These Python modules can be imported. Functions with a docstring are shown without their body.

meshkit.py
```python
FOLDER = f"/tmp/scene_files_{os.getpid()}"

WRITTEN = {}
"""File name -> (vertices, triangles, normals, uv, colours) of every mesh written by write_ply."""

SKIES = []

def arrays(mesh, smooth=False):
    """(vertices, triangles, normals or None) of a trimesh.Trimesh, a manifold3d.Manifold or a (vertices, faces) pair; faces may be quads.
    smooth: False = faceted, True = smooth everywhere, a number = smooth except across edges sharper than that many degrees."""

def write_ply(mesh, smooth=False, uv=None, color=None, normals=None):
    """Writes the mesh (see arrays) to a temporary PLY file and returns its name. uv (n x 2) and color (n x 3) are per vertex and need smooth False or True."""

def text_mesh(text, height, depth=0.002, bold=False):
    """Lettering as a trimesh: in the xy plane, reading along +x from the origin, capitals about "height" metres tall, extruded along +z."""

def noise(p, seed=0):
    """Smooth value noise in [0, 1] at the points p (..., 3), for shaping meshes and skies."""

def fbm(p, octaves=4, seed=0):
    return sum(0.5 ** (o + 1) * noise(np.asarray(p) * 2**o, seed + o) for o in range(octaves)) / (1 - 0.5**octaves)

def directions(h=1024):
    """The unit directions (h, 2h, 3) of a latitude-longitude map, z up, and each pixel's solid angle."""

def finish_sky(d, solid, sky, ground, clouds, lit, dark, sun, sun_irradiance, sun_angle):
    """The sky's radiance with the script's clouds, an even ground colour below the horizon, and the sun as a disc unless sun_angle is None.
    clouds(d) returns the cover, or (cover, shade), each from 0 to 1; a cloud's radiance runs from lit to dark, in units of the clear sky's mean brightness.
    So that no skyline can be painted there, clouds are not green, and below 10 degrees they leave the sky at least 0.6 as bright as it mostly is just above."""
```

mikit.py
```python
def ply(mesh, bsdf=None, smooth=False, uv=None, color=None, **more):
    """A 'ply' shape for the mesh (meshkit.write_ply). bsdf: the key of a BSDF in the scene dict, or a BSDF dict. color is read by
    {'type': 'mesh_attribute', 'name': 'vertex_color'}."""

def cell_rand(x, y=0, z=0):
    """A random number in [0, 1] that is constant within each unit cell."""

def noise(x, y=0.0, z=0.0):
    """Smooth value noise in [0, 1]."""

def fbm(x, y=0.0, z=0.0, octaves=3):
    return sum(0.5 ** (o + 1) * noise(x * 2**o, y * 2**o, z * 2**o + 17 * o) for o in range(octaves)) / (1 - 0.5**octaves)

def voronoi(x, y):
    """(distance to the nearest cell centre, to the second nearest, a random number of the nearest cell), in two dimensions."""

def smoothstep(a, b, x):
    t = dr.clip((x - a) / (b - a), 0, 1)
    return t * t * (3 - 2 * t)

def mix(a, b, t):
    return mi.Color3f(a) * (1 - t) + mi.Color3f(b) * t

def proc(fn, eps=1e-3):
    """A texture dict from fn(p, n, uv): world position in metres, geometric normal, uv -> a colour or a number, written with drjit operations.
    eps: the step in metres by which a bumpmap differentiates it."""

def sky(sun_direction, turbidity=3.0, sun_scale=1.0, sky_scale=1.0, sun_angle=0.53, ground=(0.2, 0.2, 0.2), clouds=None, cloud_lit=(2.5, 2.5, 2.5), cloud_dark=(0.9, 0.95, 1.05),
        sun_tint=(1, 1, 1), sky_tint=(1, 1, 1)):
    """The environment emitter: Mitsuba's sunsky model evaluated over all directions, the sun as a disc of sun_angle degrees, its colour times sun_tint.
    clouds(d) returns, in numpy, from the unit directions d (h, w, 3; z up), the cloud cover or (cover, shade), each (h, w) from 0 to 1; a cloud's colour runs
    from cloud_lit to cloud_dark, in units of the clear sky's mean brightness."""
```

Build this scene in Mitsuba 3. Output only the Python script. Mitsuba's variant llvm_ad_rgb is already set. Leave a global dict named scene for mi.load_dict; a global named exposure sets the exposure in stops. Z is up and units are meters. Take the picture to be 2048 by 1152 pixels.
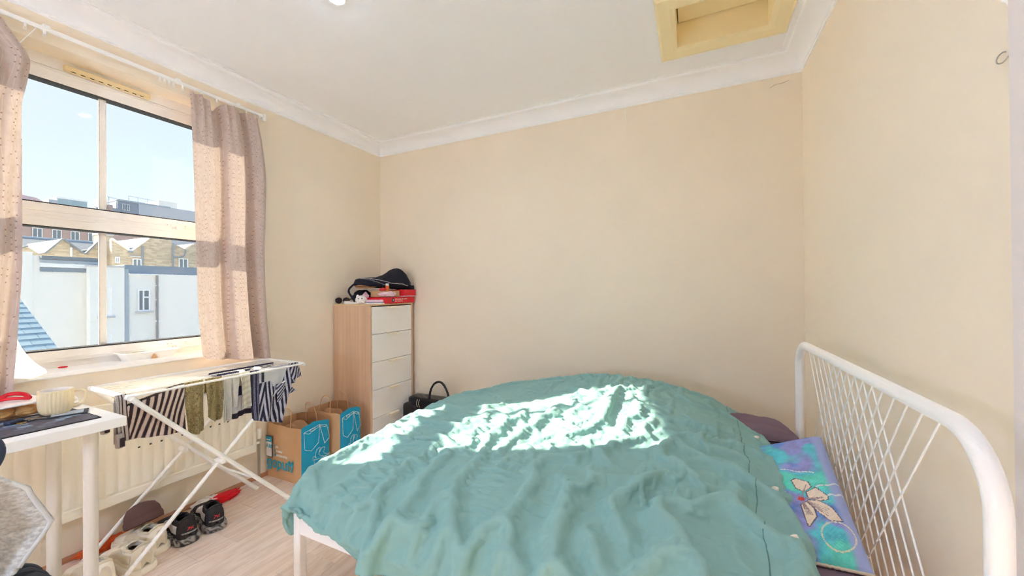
import math, numpy as np, trimesh, manifold3d as m3, mitsuba as mi, drjit as dr
import mikit, meshkit
from mikit import proc, noise as tnoise, fbm as tfbm, smoothstep, cell_rand, voronoi
from meshkit import text_mesh
from shapely.geometry import Polygon, box as sbox
from shapely import contains_xy

T = mi.ScalarTransform4f
scene, labels = {}, {}
RNG = np.random.default_rng(7)

# ------------------------------------------------------------------ camera, sky, lamps, exposure
CAM = (0.0, 0.0, 1.22)
YAW, PITCH, ROLL = map(math.radians, (-25.186, 0.313, -0.442))
_f = np.array([math.sin(YAW) * math.cos(PITCH), math.cos(YAW) * math.cos(PITCH), math.sin(PITCH)])
_r = np.cross(_f, [0, 0, 1]); _r /= np.linalg.norm(_r)
_u = np.cross(_r, _f)
_up = -_r * math.sin(ROLL) + _u * math.cos(ROLL)
scene['camera'] = {'type': 'perspective', 'fov': 106.08, 'fov_axis': 'x', 'near_clip': 0.02, 'far_clip': 500.0,
                   'to_world': T().look_at(origin=list(CAM), target=(np.array(CAM) + _f).tolist(), up=_up.tolist())}
SUN = (-1.0, -0.43, 0.60)
scene['sky'] = mikit.sky(SUN, turbidity=3.0, sun_scale=0.50, sky_scale=0.40, sun_tint=(0.86, 1.0, 1.16), sky_tint=(0.95, 1.0, 1.06), ground=(0.25, 0.25, 0.24),
                         clouds=lambda d: (np.clip(0.62 + 0.45 * (d @ (np.array(SUN) / np.linalg.norm(SUN))) ** 3 + 0.2 * (meshkit.fbm(d * 3.0, 3, 5) - .5), 0.4, 0.97), 0.3 * meshkit.fbm(d * 4.0, 3, 9)),
                         cloud_lit=(0.76, 0.84, 0.88), cloud_dark=(0.68, 0.78, 0.84))
LAMP = 1.4           # strength of the visible downlight and the added one
GLOBE = 3.6           # radiance of the added globe lamp behind the camera
exposure = 4.95

# ------------------------------------------------------------------ helpers
def lin(*c):
    c = np.array(c, float) / 255
    return np.where(c <= 0.04045, c / 12.92, ((c + 0.055) / 1.055) ** 2.4)

def M(name, c, rough=0.6, **k):
    col = c if isinstance(c, dict) else {'type': 'rgb', 'value': [float(v) for v in (lin(*c) if max(c) > 1 else c)]}
    scene[name] = {'type': 'twosided', 'b': {'type': 'principled', 'base_color': col, 'roughness': rough, **k}}
    return name

def bump(name, c, fn, scale, rough=0.7, eps=1e-3, **k):
    col = c if isinstance(c, dict) else {'type': 'rgb', 'value': [float(v) for v in lin(*c)]}
    scene[name] = {'type': 'twosided', 'b': {'type': 'bumpmap', 't': proc(fn, eps), 'scale': scale,
                                             'b': {'type': 'principled', 'base_color': col, 'roughness': rough, **k}}}
    return name

def add(key, mesh, mat, smooth=False, label=None, category=None, group=None, kind=None, **kw):
    base, n = key, 0
    while key in scene:
        n += 1; key = f'{base}_{n:03d}'
    scene[key] = mikit.ply(mesh, mat, smooth, **kw)
    tag(key, label, category, group, kind)
    return key

def tag(key, label=None, category=None, group=None, kind=None):
    d = {k: v for k, v in (('label', label), ('category', category), ('group', group), ('kind', kind)) if v}
    if d: labels[key] = d

def thing(name, label, category, group=None):
    n, key = 0, name
    while key in labels or key in scene:
        n += 1; key = f'{name}_{n:03d}'
    tag(key, label, category, group)
    return key

cat = trimesh.util.concatenate

def box(x0, x1, y0, y1, z0, z1):
    return trimesh.creation.box(bounds=[[min(x0, x1), min(y0, y1), min(z0, z1)], [max(x0, x1), max(y0, y1), max(z0, z1)]])

def cbox(x0, x1, y0, y1, z0, z1, c=0.003):
    lo, hi = np.minimum([x0, y0, z0], [x1, y1, z1]), np.maximum([x0, y0, z0], [x1, y1, z1])
    c = min(c, *(0.45 * (hi - lo)))
    P = []
    for k in range(3):
        e = np.full(3, c); e[k] = 0
        for s in np.ndindex(2, 2, 2):
            s = np.array(s); P.append(np.where(s, hi - e, lo + e))
    return trimesh.convex.convex_hull(np.array(P))

def rbox(x0, x1, y0, y1, z0, z1, r=0.01, seg=12):
    s = [m3.Manifold.sphere(r, seg).translate([x, y, z]) for x in (x0 + r, x1 - r) for y in (y0 + r, y1 - r) for z in (z0 + r, z1 - r)]
    return mt(m3.Manifold.batch_hull(s))

def mt(m):
    q = m.to_mesh()
    return trimesh.Trimesh(q.vert_properties[:, :3], q.tri_verts, process=False)

def tube(pts, r, n=10, closed=False):
    p = np.asarray(pts, float); N = len(p)
    t = np.roll(p, -1, 0) - np.roll(p, 1, 0) if closed else np.gradient(p, axis=0)
    t /= np.linalg.norm(t, axis=1, keepdims=True)
    a = np.cross(t[0], [0, 0, 1.0] if abs(t[0][2]) < 0.9 else [1.0, 0, 0]); a /= np.linalg.norm(a)
    A = []
    for k in range(N):
        a = a - t[k] * (a @ t[k]); a /= np.linalg.norm(a); A.append(a)
    A = np.array(A); B = np.cross(t, A)
    th = np.arange(n) * 2 * np.pi / n
    rr = np.broadcast_to(r, (N,))[:, None, None]
    v = p[:, None] + rr * (np.cos(th)[None, :, None] * A[:, None] + np.sin(th)[None, :, None] * B[:, None])
    f = []
    for i in range(N if closed else N - 1):
        j = (i + 1) % N
        for k in range(n):
            l = (k + 1) % n
            f += [[i * n + k, i * n + l, j * n + l], [i * n + k, j * n + l, j * n + k]]
    v = v.reshape(-1, 3)
    if not closed:
        c = len(v); v = np.vstack([v, p[0], p[-1]])
        for k in range(n):
            l = (k + 1) % n
            f += [[c, l, k], [c + 1, (N - 1) * n + k, (N - 1) * n + l]]
    return trimesh.Trimesh(v, np.array(f), process=False)

def spline(pts, n=40, closed=False):
    from scipy.interpolate import CubicSpline
    p = np.asarray(pts, float)
    if closed: p = np.vstack([p, p[:1]])
    s = np.concatenate([[0], np.cumsum(np.linalg.norm(np.diff(p, axis=0), axis=1))])
    cs = CubicSpline(s, p, bc_type='periodic' if closed else 'natural')
    return cs(np.linspace(0, s[-1], n, endpoint=not closed))

def lathe(prof, n=32, at=(0, 0, 0), flute=None):
    p = np.asarray(prof, float); th = np.arange(n) * 2 * np.pi / n
    R = p[:, 0][:, None] * np.ones(n)[None]
    if flute is not None: R = R * flute(th[None, :], np.arange(len(p))[:, None])
    v = np.stack([R * np.cos(th), R * np.sin(th), np.repeat(p[:, 1][:, None], n, 1)], -1).reshape(-1, 3) + np.array(at)
    f = []
    for i in range(len(p) - 1):
        for k in range(n):
            l = (k + 1) % n
            f += [[i * n + k, i * n + l, (i + 1) * n + l], [i * n + k, (i + 1) * n + l, (i + 1) * n + k]]
    return trimesh.Trimesh(v, np.array(f), process=False)

def grid(P, thick=0.0):
    """A (nu, nv, 3) array as a mesh; thick > 0 closes it into a slab."""
    P = np.asarray(P, float); nu, nv = P.shape[:2]
    i, j = np.meshgrid(np.arange(nu - 1), np.arange(nv - 1), indexing='ij')
    a = (i * nv + j).ravel(); q = np.stack([a, a + nv, a + nv + 1, a + 1], 1)
    f = np.vstack([q[:, [0, 1, 2]], q[:, [0, 2, 3]]])
    v = P.reshape(-1, 3)
    if thick <= 0:
        return trimesh.Trimesh(v, f, process=False)
    n = np.cross(np.gradient(P, axis=0), np.gradient(P, axis=1)).reshape(-1, 3)
    n /= np.linalg.norm(n, axis=1, keepdims=True) + 1e-12
    b = len(v)
    ring = np.concatenate([np.arange(nv), np.arange(1, nu) * nv + nv - 1, (nu - 1) * nv + np.arange(nv - 2, -1, -1), np.arange(nu - 2, 0, -1) * nv])
    nx = np.roll(ring, -1)
    side = np.vstack([np.stack([ring, nx, nx + b], 1), np.stack([ring, nx + b, ring + b], 1)])
    return trimesh.Trimesh(np.vstack([v + n * thick / 2, v - n * thick / 2]), np.vstack([f, f[:, ::-1] + b, side[:, ::-1]]), process=False)

def gridcol(nu, nv, c, thick=True):
    c = np.asarray(c).reshape(-1, 3)
    return np.vstack([c, c]) if thick else c

def prism(poly, h0, h1, plane='xy'):
    """Extrudes a shapely polygon: plane 'xy' along z, 'yz' along x, 'xz' along y."""
    m = trimesh.creation.extrude_polygon(poly, abs(h1 - h0), engine='earcut')
    v = m.vertices.copy(); v[:, 2] += min(h0, h1)
    if plane == 'yz': v = v[:, [2, 0, 1]]
    if plane == 'xz': v = v[:, [0, 2, 1]]
    m = trimesh.Trimesh(v, m.faces, process=False)
    if plane == 'xz': m.invert()
    return m

def place(mesh, mat4):
    m = mesh.copy(); m.apply_transform(mat4); return m

def frame4(o, x, y, z):
    m = np.eye(4); m[:3, 0], m[:3, 1], m[:3, 2], m[:3, 3] = x, y, z, o
    return m

def rz(a, o=(0, 0, 0)):
    c, s = math.cos(a), math.sin(a)
    return frame4(o, [c, s, 0], [-s, c, 0], [0, 0, 1])

def obar(a, b, w, h, up=(0, 0, 1)):
    a, b = np.array(a, float), np.array(b, float); x = b - a; L = np.linalg.norm(x); x /= L
    y = np.cross(up, x); y /= np.linalg.norm(y); z = np.cross(x, y)
    return place(cbox(0, L, -w / 2, w / 2, -h / 2, h / 2, min(w, h) * 0.12), frame4(a, x, y, z))

def arr(fn): return np.array(fn, float)

def mix(a, b, t):
    a, b = (mi.Color3f(*[float(v) for v in q]) if isinstance(q, np.ndarray) else q for q in (a, b))
    return a * (1 - t) + b * t

# ------------------------------------------------------------------ materials
VC = {'type': 'mesh_attribute', 'name': 'vertex_color'}
M('vcol_cloth', VC, 0.9)
M('vcol_satin', VC, 0.5)
def wallfn(c):
    c = lin(*c)
    return lambda p, n, uv: mi.Color3f(*[float(v) for v in c]) * (0.965 + 0.06 * tfbm(p.x * 2.3, p.y * 2.3, p.z * 2.3, 3))
bump('wall_cream', proc(wallfn((236, 224, 205))), lambda p, n, uv: tfbm(p.x * 25, p.y * 25, p.z * 25, 3), 0.0012, 0.7, specular=0.25)
M('wall_grey', (222, 214, 212), 0.6)
M('ceiling_white', (236, 237, 239), 0.9, specular=0.1)
M('cornice_white', (240, 240, 242), 0.9, specular=0.1)
M('hatch_cream', (238, 222, 178), 0.45)
M('dark_gap', (60, 42, 25), 0.9)
M('upvc', (240, 236, 230), 0.3)
M('gasket', (50, 50, 52), 0.6)
M('white_gloss', (240, 238, 234), 0.3)
M('white_matte', (238, 236, 232), 0.55)
M('bed_white', (240, 240, 240), 0.25, specular=0.5)
M('radiator_white', (238, 232, 218), 0.4)
M('brass_tint', (232, 212, 165), 0.45)
M('handle_cream', (240, 230, 208), 0.4)
M('black_soft', (22, 21, 26), 0.75)
M('navy_cloth', (18, 18, 34), 0.85)
M('grey_zip', (165, 155, 160), 0.4, metallic=0.3)
M('steel', (190, 186, 178), 0.3, metallic=0.9)
M('gold', (200, 165, 95), 0.3, metallic=0.9)
M('kraft', (204, 162, 120), 0.85)
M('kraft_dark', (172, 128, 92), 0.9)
M('bag_blue', (20, 150, 190), 0.6)
M('print_white', (235, 232, 225), 0.7)
M('print_blue', (40, 160, 190), 0.7)
M('print_dark', (30, 36, 48), 0.6)
M('red_card', (215, 24, 40), 0.5)
M('red_soft', (200, 40, 50), 0.6)
M('pink_paper', (235, 200, 215), 0.7)
M('paper', (238, 236, 232), 0.75)
M('purple_sheet', (118, 98, 112), 0.9)
M('mattress_side', (228, 224, 218), 0.9)
M('orange_pack', (216, 92, 36), 0.45)
M('bread', (226, 176, 110), 0.8)
M('cream_leather', (234, 226, 210), 0.5)
M('cream_dark', (212, 200, 178), 0.6)
M('shoe_black', (38, 34, 38), 0.7)
M('grey_panel', (205, 198, 196), 0.5)
M('lining_dark', (26, 22, 30), 0.9)
M('lining_grey', (196, 190, 184), 0.85)
M('brown_knit', (92, 68, 66), 0.95)
M('quilt_black', (44, 48, 56), 0.6)
M('chair_navy', (42, 54, 78), 0.5)
M('mug_glaze', (233, 214, 176), 0.25, clearcoat=0.5)
M('mug_inner', (240, 234, 226), 0.25)
M('cola', (40, 22, 24), 0.12)
M('leather_black', (16, 14, 20), 0.35)
M('curtain_rail', (240, 240, 238), 0.35)
M('stone_white', (238, 237, 234), 0.85)
M('stone_grey', (196, 197, 200), 0.85)  # grey stone of sills, copings, lintel and chimney cap
M('lead_grey', (138, 150, 164), 0.7)
M('fascia_grey', (168, 178, 188), 0.7)
M('pipe_grey', (142, 140, 146), 0.6)
M('window_dark', (120, 128, 136), 0.15)
M('window_white', (240, 241, 243), 0.5)
M('teal_clad', (168, 190, 196), 0.7)  # far skyline colours from here to block_light are whitened to imitate haze
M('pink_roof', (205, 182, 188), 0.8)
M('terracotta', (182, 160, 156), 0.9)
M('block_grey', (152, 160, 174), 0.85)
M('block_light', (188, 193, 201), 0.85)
M('ground_grey', (140, 138, 134), 0.9)
M('roof_slate', (128, 134, 142), 0.7)
for i, c in enumerate(((138, 164, 182), (130, 157, 176), (146, 171, 187))): M(f'slate_blue_{i}', c, 0.6)
M('blanket_seam', (200, 200, 198), 0.95)
M('lamp_bezel', (238, 236, 230), 0.4)
M('lamp_face', (250, 246, 235), 0.5)
scene['window_glass'] = {'type': 'thindielectric', 'int_ior': 1.25}
scene['clear_plastic'] = {'type': 'principledthin', 'base_color': {'type': 'rgb', 'value': [0.9, 0.9, 0.88]}, 'roughness': 0.15, 'spec_trans': 0.72, 'eta': 1.45, 'diff_trans': 0.8}
scene['voile'] = {'type': 'principledthin', 'base_color': {'type': 'rgb', 'value': [0.86, 0.85, 0.83]}, 'roughness': 0.8, 'spec_trans': 0.25, 'eta': 1.1, 'diff_trans': 1.1}

def curtain_fn(p, n, uv):
    # embroidered wandering threads with knots
    u = uv.x * 24 + 1.1 * (tnoise(uv.y * 7, dr.floor(uv.x * 24) * 3.1) - 0.5) + 0.3 * tnoise(uv.y * 30, uv.x * 3)
    fu = u - dr.floor(u)
    line = 1 - smoothstep(0.02, 0.06, dr.abs(fu - 0.5))
    v = uv.y * 60 + 9.1 * cell_rand(dr.floor(u), 5)
    fv = v - dr.floor(v)
    knot = (1 - smoothstep(0.08, 0.14, dr.abs(fu - 0.5))) * (1 - smoothstep(0.06, 0.14, dr.abs(fv - 0.5))) * dr.select(cell_rand(dr.floor(u), dr.floor(v)) > 0.35, 1.0, 0.0)
    base = mix(lin(192, 173, 164), lin(204, 187, 178), tfbm(uv.x * 40, uv.y * 90, 0, 2))
    c = mix(base, lin(226, 212, 204), line * 0.5)
    return mix(c, lin(150, 110, 98), knot * 0.8)
scene['curtain_cloth'] = {'type': 'principledthin', 'base_color': proc(curtain_fn), 'roughness': 0.8, 'spec_trans': 0.0, 'diff_trans': 0.30, 'eta': 1.2}

def floor_fn(p, n, uv):
    r = cell_rand(dr.floor((p.x + 10.0) / 0.19), dr.floor((p.y + 20.0 + 0.37 * dr.floor((p.x + 10.0) / 0.19)) / 1.21))
    q = tfbm(p.x * 16 + r * 31, p.y * 2.6 + r * 7, r * 13, 3)
    ring = 0.5 + 0.5 * dr.sin((p.x * 60 + q * 34 + p.y * 3.0))
    g = tfbm(p.x * 180, p.y * 9, r * 9, 2)
    c = mix(lin(208, 185, 170), lin(233, 215, 203), 0.45 * ring + 0.55 * g)
    return c * (0.95 + 0.1 * r)
M('floor_wood', proc(floor_fn), 0.42)

def oak_fn(p, n, uv):
    g = tfbm(p.x * 70 + p.y * 70, p.z * 3.0, 3.0, 3)
    s = dr.floor((p.x + 5) / 0.085)
    return mix(lin(196, 156, 128), lin(222, 188, 158), 0.6 * g + 0.4 * cell_rand(s, 3))
M('oak', proc(oak_fn), 0.55)
M('oak_edge', (216, 184, 146), 0.55)

def brick_fn(p, n, uv):
    row = dr.floor(p.z / 0.12)
    fz = p.z / 0.12 - row
    yy = p.y / 0.36 + 0.5 * (row - 2 * dr.floor(row / 2))
    fy = yy - dr.floor(yy)
    mort = dr.maximum(1 - smoothstep(0.06, 0.16, fz), 1 - smoothstep(0.03, 0.07, fy))
    r = cell_rand(dr.floor(yy), row)
    c = mix(lin(182, 166, 144), lin(208, 194, 172), r)
    c = mix(c, lin(158, 142, 126), dr.select(r > 0.86, 0.6, 0.0))
    return mix(c, lin(196, 188, 174), mort * 0.75)
M('brick', proc(brick_fn), 0.9)

def fabric_fn(p, n, uv):
    return tfbm(p.x * 70, p.y * 70, p.z * 70, 3)
bump('duvet_cotton', (131, 171, 168), fabric_fn, 0.003, 0.85, 2e-3, sheen=0.2)

M('duvet_seam', (92, 130, 126), 0.9)

def fleece_fn(p, n, uv):
    g = tfbm(p.x * 60 + p.y * 60, p.z * 240, p.y * 90, 3)
    return mix(lin(172, 171, 168), lin(206, 205, 201), smoothstep(0.25, 0.75, g))
bump('grey_fleece', proc(fleece_fn), lambda p, n, uv: tfbm(p.x * 150, p.y * 150, p.z * 150, 2), 0.0015, 0.95)

# ================================================================== THE ROOM
XL, XR, YB, YF, ZC = -2.594, 0.572, 2.685, -1.9, 2.546
WY0, WY1, WZ0, WZ1 = 0.30, 1.50, 0.865, 2.335      # window opening
def structure(key, mesh, mat, smooth=False, **kw): return add(key, mesh, mat, smooth, kind='structure', **kw)

structure('floor', box(XL - 0.02, XR + 0.02, YF - 0.02, YB + 0.02, -0.12, -0.012), 'dark_gap')
x = XL - 0.01; col = 0
while x < XR:
    x1 = min(x + 0.19, XR + 0.01)
    y = YF - 0.01 - (0.37 * col) % 1.21
    while y < YB:
        y0, y1 = max(y, YF - 0.01), min(y + 1.21, YB + 0.01)
        if y1 - y0 > 0.02:
            add('floor__plank', cbox(x + 0.0004, x1 - 0.0004, y0 + 0.0004, y1 - 0.0004, -0.012, 0.0, 0.0012), 'floor_wood')
        y += 1.21
    x = x1; col += 1

W2 = (-1.65, -0.25)  # opening of the added window behind the camera
outer = sbox(YF - 0.15, -0.2, YB + 0.15, ZC + 0.25)
structure('wall_left', prism(outer.difference(sbox(WY0, WZ0, WY1, WZ1)).difference(sbox(W2[0], WZ0, W2[1], WZ1)), XL - 0.28, XL, 'yz'), 'wall_cream')
structure('wall_back', box(XL, XR + 0.15, YB, YB + 0.15, -0.2, ZC + 0.25), 'wall_cream')
structure('wall_right', box(XR, XR + 0.15, YF, YB, -0.2, ZC + 0.25), 'wall_cream')
structure('wall_front', box(XL, XR + 0.15, YF - 0.15, YF, -0.2, ZC + 0.25), 'wall_cream')
HX0, HX1, HY0, HY1 = -0.066, 0.350, 1.962, 2.283     # hatch opening
structure('ceiling', prism(sbox(XL, YF, XR, YB).difference(sbox(HX0 - 0.01, HY0 - 0.01, HX1 + 0.01, HY1 + 0.01)), ZC, ZC + 0.12), 'ceiling_white')
structure('roof_void', box(XL - 0.2, XR + 0.15, YF, YB, ZC + 0.24, ZC + 0.3), 'dark_gap')
# pier of the right wall nearest the camera, with the torn paint edge
pier = structure('wall_pier', cbox(0.5605, 0.60, 0.2, 1.092, -0.01, ZC, 0.002), 'wall_grey')
surface_mark = [(0, 0), (0.006, 0.02), (0.018, 0.035), (0.02, 0.07), (0.012, 0.10), (0.008, 0.13), (0, 0.16)]
structure('wall_pier__flake', prism(Polygon([(1.09 + a, 1.765 + b * 0.6) for a, b in surface_mark]), 0.5602, 0.5625, 'yz'), 'paper')

# cornice (concave coving), one mitred run per wall
prof = [(0, 2.450), (0.007, 2.450), (0.008, 2.460)]
for a in np.linspace(0, 1, 9):
    t = a * math.pi / 2
    prof.append((0.012 + 0.066 * (1 - math.cos(t)), 2.462 + 0.068 * math.sin(t)))
prof += [(0.088, 2.532), (0.092, 2.536), (0.093, ZC), (0.12, ZC)]
def cornice(key, a, b, sa, sb):
    """From corner a to corner b; sa, sb: the directions in which the profile steps away from the walls at each end."""
    P = np.array([[[a[0] + sa[0] * d, a[1] + sa[1] * d, z], [b[0] + sb[0] * d, b[1] + sb[1] * d, z]] for d, z in prof])
    structure(key, grid(P), 'cornice_white', 25)
cornice('trim_1', (XL, YF), (XL, YB), (1, 1), (1, -1))
cornice('trim_2', (XL, YB), (XR, YB), (1, -1), (-1, -1))
cornice('trim_3', (XR, YB), (XR, YF), (-1, -1), (-1, 1))
M('bead_brown', (176, 124, 92), 0.5)
structure('baseboard_left', prism(Polygon([(XL, 0), (XL + 0.018, 0), (XL + 0.016, 0.012), (XL + 0.008, 0.02), (XL, 0.022)]), YF, YB, 'xz'), 'bead_brown')
structure('baseboard_back', prism(Polygon([(YB, 0), (YB - 0.018, 0), (YB - 0.016, 0.012), (YB - 0.008, 0.02), (YB, 0.022)]), XL, XR, 'yz'), 'bead_brown')

# crack and scuff of the back wall's top edge
structure('wall_back__crack', tube(spline([(-0.405, YB - 0.0005, 2.45), (-0.407, YB - 0.0005, 2.41), (-0.402, YB - 0.0005, 2.37), (-0.41, YB - 0.0005, 2.30)], 16), 0.0016, 5), 'cornice_white', True)
structure('wall_back__scuff', tube(spline([(0.42, YB, 2.39), (0.44, YB, 2.405), (0.475, YB, 2.408), (0.51, YB, 2.418)], 12), 0.0022, 5), 'cream_dark', True)

# ------------------------------------------------------------------ loft hatch
h = thing('loft_hatch', 'cream painted loft hatch with mitred frame set in the ceiling above the bed', 'hatch')
OX0, OX1, OY0, OY1 = -0.152, 0.443, 1.868, 2.391
w_in = [(HX0, HY0), (HX1, HY0), (HX1, HY1), (HX0, HY1)]
w_out = [(OX0, OY0), (OX1, OY0), (OX1, OY1), (OX0, OY1)]
for k in range(4):
    l = (k + 1) % 4
    o0, o1, i0, i1 = map(np.array, (w_out[k], w_out[l], w_in[k], w_in[l]))
    sec = []
    for s, z in ((0, ZC), (0, ZC - 0.012), (0.12, ZC - 0.018), (0.75, ZC - 0.02), (0.88, ZC - 0.014), (1, ZC - 0.012), (1, ZC + 0.02)):
        sec.append([[*(o0 + (i0 - o0) * s), z], [*(o1 + (i1 - o1) * s), z]])
    add(h + '__frame_rail', grid(np.array(sec)[:, ::-1]), 'hatch_cream', 20)
    a, b = np.array(w_in[k]), np.array(w_in[l])
    add(h + '__lining', grid(np.array([[[*a, ZC - 0.01], [*b, ZC - 0.01]], [[*a, ZC + 0.20], [*b, ZC + 0.20]]])[:, ::-1]), 'hatch_cream')
add(h + '__panel', cbox(HX0 + 0.006, HX1 - 0.006, HY0 + 0.006, HY1 - 0.006, ZC + 0.118, ZC + 0.136, 0.003), 'hatch_cream')
add(h + '__panel_bead', cbox(HX0 + 0.001, HX0 + 0.12, HY0, HY0 + 0.022, ZC + 0.02, ZC + 0.04, 0.003), 'hatch_cream')

# ------------------------------------------------------------------ ceiling downlights (one in view, one added out of view to brighten the room)
lampxy = [(-1.446, 1.236), (-0.45, 0.55)]
for k, (lx, ly) in enumerate(lampxy):
    t = thing('downlight', 'small round lit downlight in the white ceiling, at the top edge of the picture' if k == 0 else 'added unseen downlight in the ceiling above the near edge of the bed', 'ceiling light', 'ceiling downlights')
    add(t + '__bezel', lathe([(0.030, ZC - 0.003), (0.034, ZC - 0.007), (0.040, ZC - 0.006), (0.043, ZC - 0.001), (0.043, ZC)], 28, (lx, ly, 0)), 'lamp_bezel', 40)
    d = lathe([(0.0002, ZC - 0.012), (0.015, ZC - 0.0105), (0.026, ZC - 0.006), (0.031, ZC - 0.002)], 28, (lx, ly, 0))
    if d.face_normals[:, 2].mean() > 0: d.invert()
    add(t + '__lens', d, 'lamp_face', True)
    scene[t + '__lens']['emitter'] = {'type': 'area', 'radiance': {'type': 'rgb', 'value': [LAMP * 10 * v for v in (0.80, 1.0, 1.32)]}}

t = thing('added_floor_lamp', 'added white globe lamp behind the camera brightening the room', 'floor lamp')  # added lamp out of view, lifts the brightness of the room
GLX, GLY, GLZ = -1.45, -1.05, 1.10
add(t + '__base', lathe([(0, 0), (0.13, 0), (0.135, 0.006), (0.13, 0.018), (0.02, 0.024), (0.0, 0.024)], 32, (GLX, GLY, 0)), 'lamp_bezel', 40)
add(t + '__pole', tube([(GLX, GLY, 0.02), (GLX, GLY, GLZ - 0.085)], 0.011, 14), 'steel', 40)
g = trimesh.creation.icosphere(3, 0.09); g.apply_translation((GLX, GLY, GLZ))
add(t + '__globe', g, 'lamp_face', True)
scene[t + '__globe']['emitter'] = {'type': 'area', 'radiance': {'type': 'rgb', 'value': [GLOBE * v for v in (0.78, 1.0, 1.38)]}}

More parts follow.
